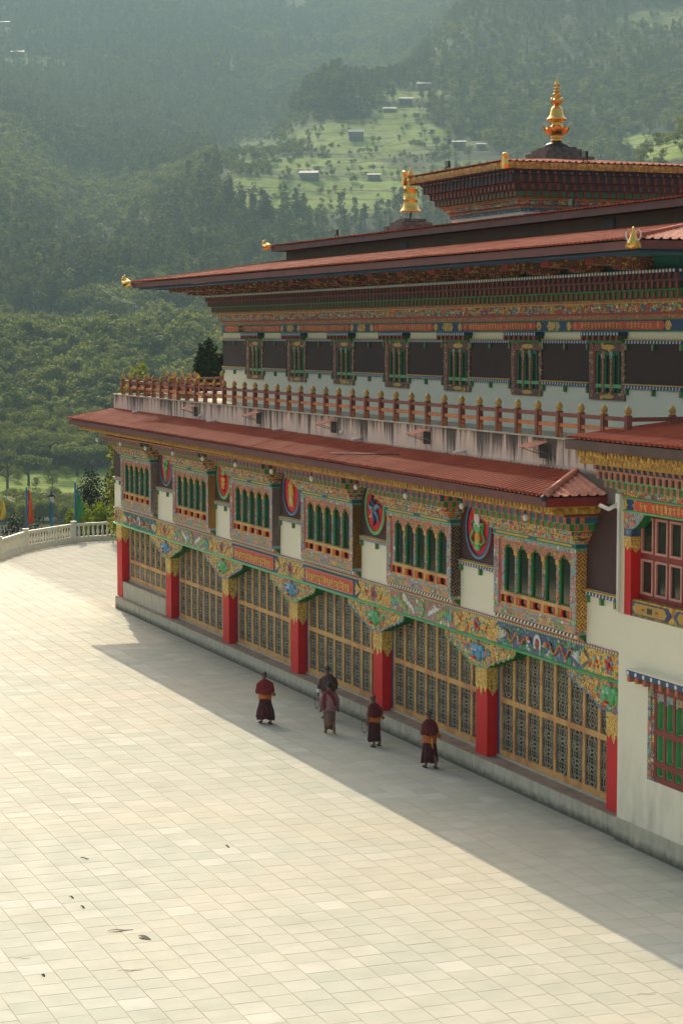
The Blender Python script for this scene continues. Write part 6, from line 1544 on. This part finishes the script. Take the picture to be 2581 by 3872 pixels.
# flat crowned trees among the bright fields, and single marked trees
FT = [(1, 1875, 'left edge above the balustrade'), (90, 1830, ''), (150, 1800, ''), (290, 1800, ''), (320, 1760, ''), (205, 1745, ''), (400, 1900, '')]
for i, (xp, yp, s, lb) in enumerate([(25, 1850, 1.3, 'spreading tree at the left edge above the bright field'), (105, 1835, 1.25, 'flat crowned tree with dark stem second from left in the fields'), (290, 1800, 1.35, 'flat crowned tree on a leaning stem, above the green flag'),
        (160, 1760, 1.1, 'low spreading tree in the middle of the field row'), (215, 1775, 1.0, 'flat crowned tree just left of the leaning one'), (395, 1760, .9, 'small spreading tree near the corner of the monastery eaves'), (60, 1935, .8, 'low tree in the scrub left of the orange flag')]):
    x, y, z, u = hit(xp, yp, 430, 700); tree('flat', i, x, y, z-.3, s*1.05, i*1.3, lb, name='spreading_tree')
x, y, z, u = hit(2410, 545, 800, 1100); tree('pine', 1, x, y, z-.3, .75, 1, 'lone slender tree standing before the bright field at upper right', name='lone_tree')
x, y, z, u = hit(1688, 290, 1200, 2300); tree('broad', 1, x, y, z-.3, 2.2, 1, 'large lone tree on the terrace bank above the three farmhouses', name='lone_tree')
# bushes and trees right behind the balustrade
def nearbush(xp, u, z, r, h, n, mat, label, seed, size=.13, name='bush', stem=False):
    rng = np.random.default_rng(seed); x, y = wxy(u, xp); bl = []
    for i in range(9): a = rng.random()*6.28; q = r*.75*rng.random()**.5; bl.append((q*math.cos(a), q*math.sin(a), h*(.35+.5*rng.random())-.15*q, r*.36, r*.36, h*.2))
    bl.append((0, 0, h*.35, r*.7, r*.7, h*.3)); q = leaves(rng, bl, int(n*4.5), size*.72)
    e = bpy.data.objects.new(name, None); COL.objects.link(e); e.location = (x, y, z); e['label'] = label; e['category'] = 'bush' if name == 'bush' else 'tree'
    o = bpy.data.objects.new('foliage', crownmesh('foliage', q.reshape(-1, 3), mat)); COL.objects.link(o); o.parent = e
    o = bpy.data.objects.new('trunk', trunkmesh('trunk', h*.7, .1, 5, rng)); COL.objects.link(o); o.parent = e
nearbush(232, 137, -6.5, 1.3, 6.9, 900, 'bush', 'low yellow green bush right behind the balustrade, left of the green flag', 1)
nearbush(285, 137, -6.5, 1.5, 7.9, 1200, 'bush', 'yellow green bush straight behind the green flag', 14)
nearbush(335, 138, -6.5, 1.7, 8.3, 1400, 'bush', 'tall yellow green bush in the middle behind the balustrade', 2)
nearbush(395, 138, -6.8, 1.6, 8.2, 1300, 'bush', 'yellow green bush next to the monastery corner', 3)
nearbush(440, 139, -6.8, 1.6, 7.9, 1200, 'bush', 'yellow green bush partly hidden by the monastery corner', 15)
nearbush(350, 133, -6.5, 1.7, 6.2, 1300, 'dleaf', 'dark green bush low behind the right part of the balustrade', 4)
nearbush(425, 134, -6.5, 1.6, 6.8, 1300, 'dleaf', 'dark green bush behind the balustrade next to the red corner column', 5)
nearbush(290, 133, -6.5, 1.5, 5.9, 1100, 'dleaf', 'dark green bush low behind the balustrade pier of the green flag', 16)
nearbush(235, 134, -6.5, 1.2, 4.9, 700, 'dleaf', 'dark low bush behind the balustrade between lamp and green flag', 6)
nearbush(395, 152, -9, 2.0, 12.3, 2200, 'dleaf', 'dark feathery tree rising above the yellow green bushes', 7, .13, 'slender_tree')
nearbush(105, 150, -9, 2.0, 8.6, 900, 'dleaf', 'dark rounded bush below the orange flag', 8)
nearbush(20, 150, -9, 2.0, 8.2, 900, 'dleaf', 'dark rounded bush at the left edge above the balustrade', 9)
nearbush(50, 131, -6.5, 1.5, 5.0, 900, 'bush', 'pale green bush low at the left edge behind the balustrade', 10)
nearbush(850, 112, -2, 2.2, 13.4, 5200, 'dleaf', 'dark cypress like tree rising behind the terrace railing', 11, .2, 'dense_tree')
nearbush(2545, 100, 6, 1.2, 12.6, 500, 'bush', 'bright green twig tips showing above the ridge at the right edge', 12, .16, 'leafy_tree')
nearbush(515, 122, -2, 1.6, 12.2, 1500, 'leaf', 'rounded pale green treetop behind the left railing corner', 13, .16, 'round_tree')
# ------------------------------------------------------------------ farmhouses and poles on the slopes
M['hroof'] = paint('pale_tin_roof', (.50, .46, .40), .6, .15, .3, .4); M['hwall'] = paint('farmhouse_wall', (.15, .11, .08), .8, .3, .3, .5); M['hwhite'] = paint('farmhouse_window_frame', (.6, .58, .5), .7, .1, .1, 1); M['dirt'] = paint('brown_earth', (.16, .09, .05), .9)
def house(xp, yp, w_, label, h=4.5, rz=0.0, u0=430, stilts=True):
    x, y, z, u = hit(xp, yp, u0); r = bpy.data.objects.new('farmhouse', None); COL.objects.link(r); r['label'] = label; r['category'] = 'house'; WL[r.name] = Vector((x, y, z))
    r.location = (x, y, z); d = w_*.55; L = w_/2
    m = MB(); m.box(-L, L, -d/2, d/2, -1.0, h*.66); m.build('wall', ['hwall'], r, loc=(0, 0, 0)).location = (0, 0, 0)
    m = MB(); a = L+.7; e = d/2+.7; zz_ = h*.70; m.add([(-a, -e, zz_), (a, -e, zz_), (a, 0, h), (-a, 0, h), (-a, e, zz_), (a, e, zz_), (-a, -e, zz_-.18), (a, -e, zz_-.18), (a, e, zz_-.18), (-a, e, zz_-.18)], [(0, 1, 2, 3), (3, 2, 5, 4), (0, 6, 7, 1), (4, 5, 8, 9), (6, 9, 8, 7), (1, 7, 8, 5, 2), (0, 3, 4, 9, 6)])
    m.build('roof', ['hroof'], r, loc=(0, 0, 0)).location = (0, 0, 0)
    n = max(2, int(w_/2.4)); f0 = None
    for i in range(n):
        xx = -L+w_*(i+.5)/n; m = MB(); m.box(xx-.55, xx+.55, -d/2-.12, -d/2-.001, h*.22, h*.52, 0); m.box(xx-.40, xx+.40, -d/2-.16, -d/2-.121, h*.26, h*.48, 1)
        m.build('window', ['hwhite', 'void'], r, loc=(0, 0, 0)).location = (0, 0, 0)
    r.rotation_euler.z = math.atan2(FH.y, FH.x)-math.pi/2+rz
for a_ in ((1345, 535, 11, 'white windowed farmhouse with a flat pale roof in the middle green field', 7, .1), (1530, 403, 11, 'farmhouse with long pale roof, second from the top of the spur'), (1598, 352, 11, 'highest farmhouse on the spur, with a pale roof and open ground floor', 6),
           (1470, 440, 10, 'dark farmhouse half hidden by trees below the two on the spur'), (1170, 690, 12, 'farmhouse with a rusty pale roof above the lowest wide field', 6, -.2), (1412, 682, 8, 'small hut with tin roof beside the victory banner', 3.4),
           (1730, 560, 9, 'low shed row with pale roof patches right of the fields', 3.6), (1812, 566, 6, 'tiny shed with pale roof left of the pinnacle', 3), (30, 118, 26, 'long pale roofed house high on the left edge', 6), (85, 225, 16, 'white roofed farmhouse by the small field at upper left', 5),
           (1118, 16, 12, 'faint pale roofed house near the top centre', 5), (2525, 20, 15, 'white windowed farmhouse in the upper right corner', 6.5), (338, 1290, 3.6, 'small white roofed shed on the terraces at left', 2.6, .3)):
    house(*a_)
def pole(xp, yp, h, label):
    x, y, z, u = hit(xp, yp, 700); m = MB(); m.tube([(x, y, z-.5), (x, y, z+h)], [.16, .10], 6); m.tube([(x-RT.x*1.1, y-RT.y*1.1, z+h-.8), (x+RT.x*1.1, y+RT.y*1.1, z+h-.8)], .07, 5)
    o = m.build('power_pole', ['hwhite']); o['label'] = label; o['category'] = 'pole'; o['group'] = 'power poles on the slope'; return Vector((x, y, z+h-.8))
pA = pole(386, 1150, 9, 'pale power pole standing highest at the end of the wires'); pB = pole(507, 1225, 9, 'left of two pale power poles at the lower end of the wires'); pC = pole(517, 1228, 8, 'right of two pale power poles at the lower end of the wires'); pole(132, 1175, 9, 'pale power pole alone at the left among the terraces')
for i, s_ in enumerate((-1, 1)):
    q = [pA.lerp(pB, t/8)+Vector((RT.x*s_, RT.y*s_, -1.2*math.sin(math.pi*t/8))) for t in range(9)]; m = MB(); m.tube(q, .035, 4); o = m.build('power_line', ['hwhite']); o['label'] = ['left', 'right'][i]+' one of two thin power wires sagging between the pole groups'; o['category'] = 'wire'

# ------------------------------------------------------------------ haze
b = MB(); b.box(-4400, 4100, -4050, 4050, -63.5, 700); hz_ = b.build('haze', ['white']); hz_['kind'] = 'stuff'
hm = bpy.data.materials.new('haze_air'); hm.use_nodes = True; hm.node_tree.nodes.clear(); ho = hm.node_tree.nodes.new('ShaderNodeOutputMaterial'); hv = hm.node_tree.nodes.new('ShaderNodeVolumePrincipled')
hv.inputs['Color'].default_value = (.44, .655, .665, 1); hv.inputs['Density'].default_value = HAZE_DENSITY; hv.inputs['Anisotropy'].default_value = 0.0
hm.node_tree.links.new(hv.outputs[0], ho.inputs['Volume']); hz_.data.materials.clear(); hz_.data.materials.append(hm)
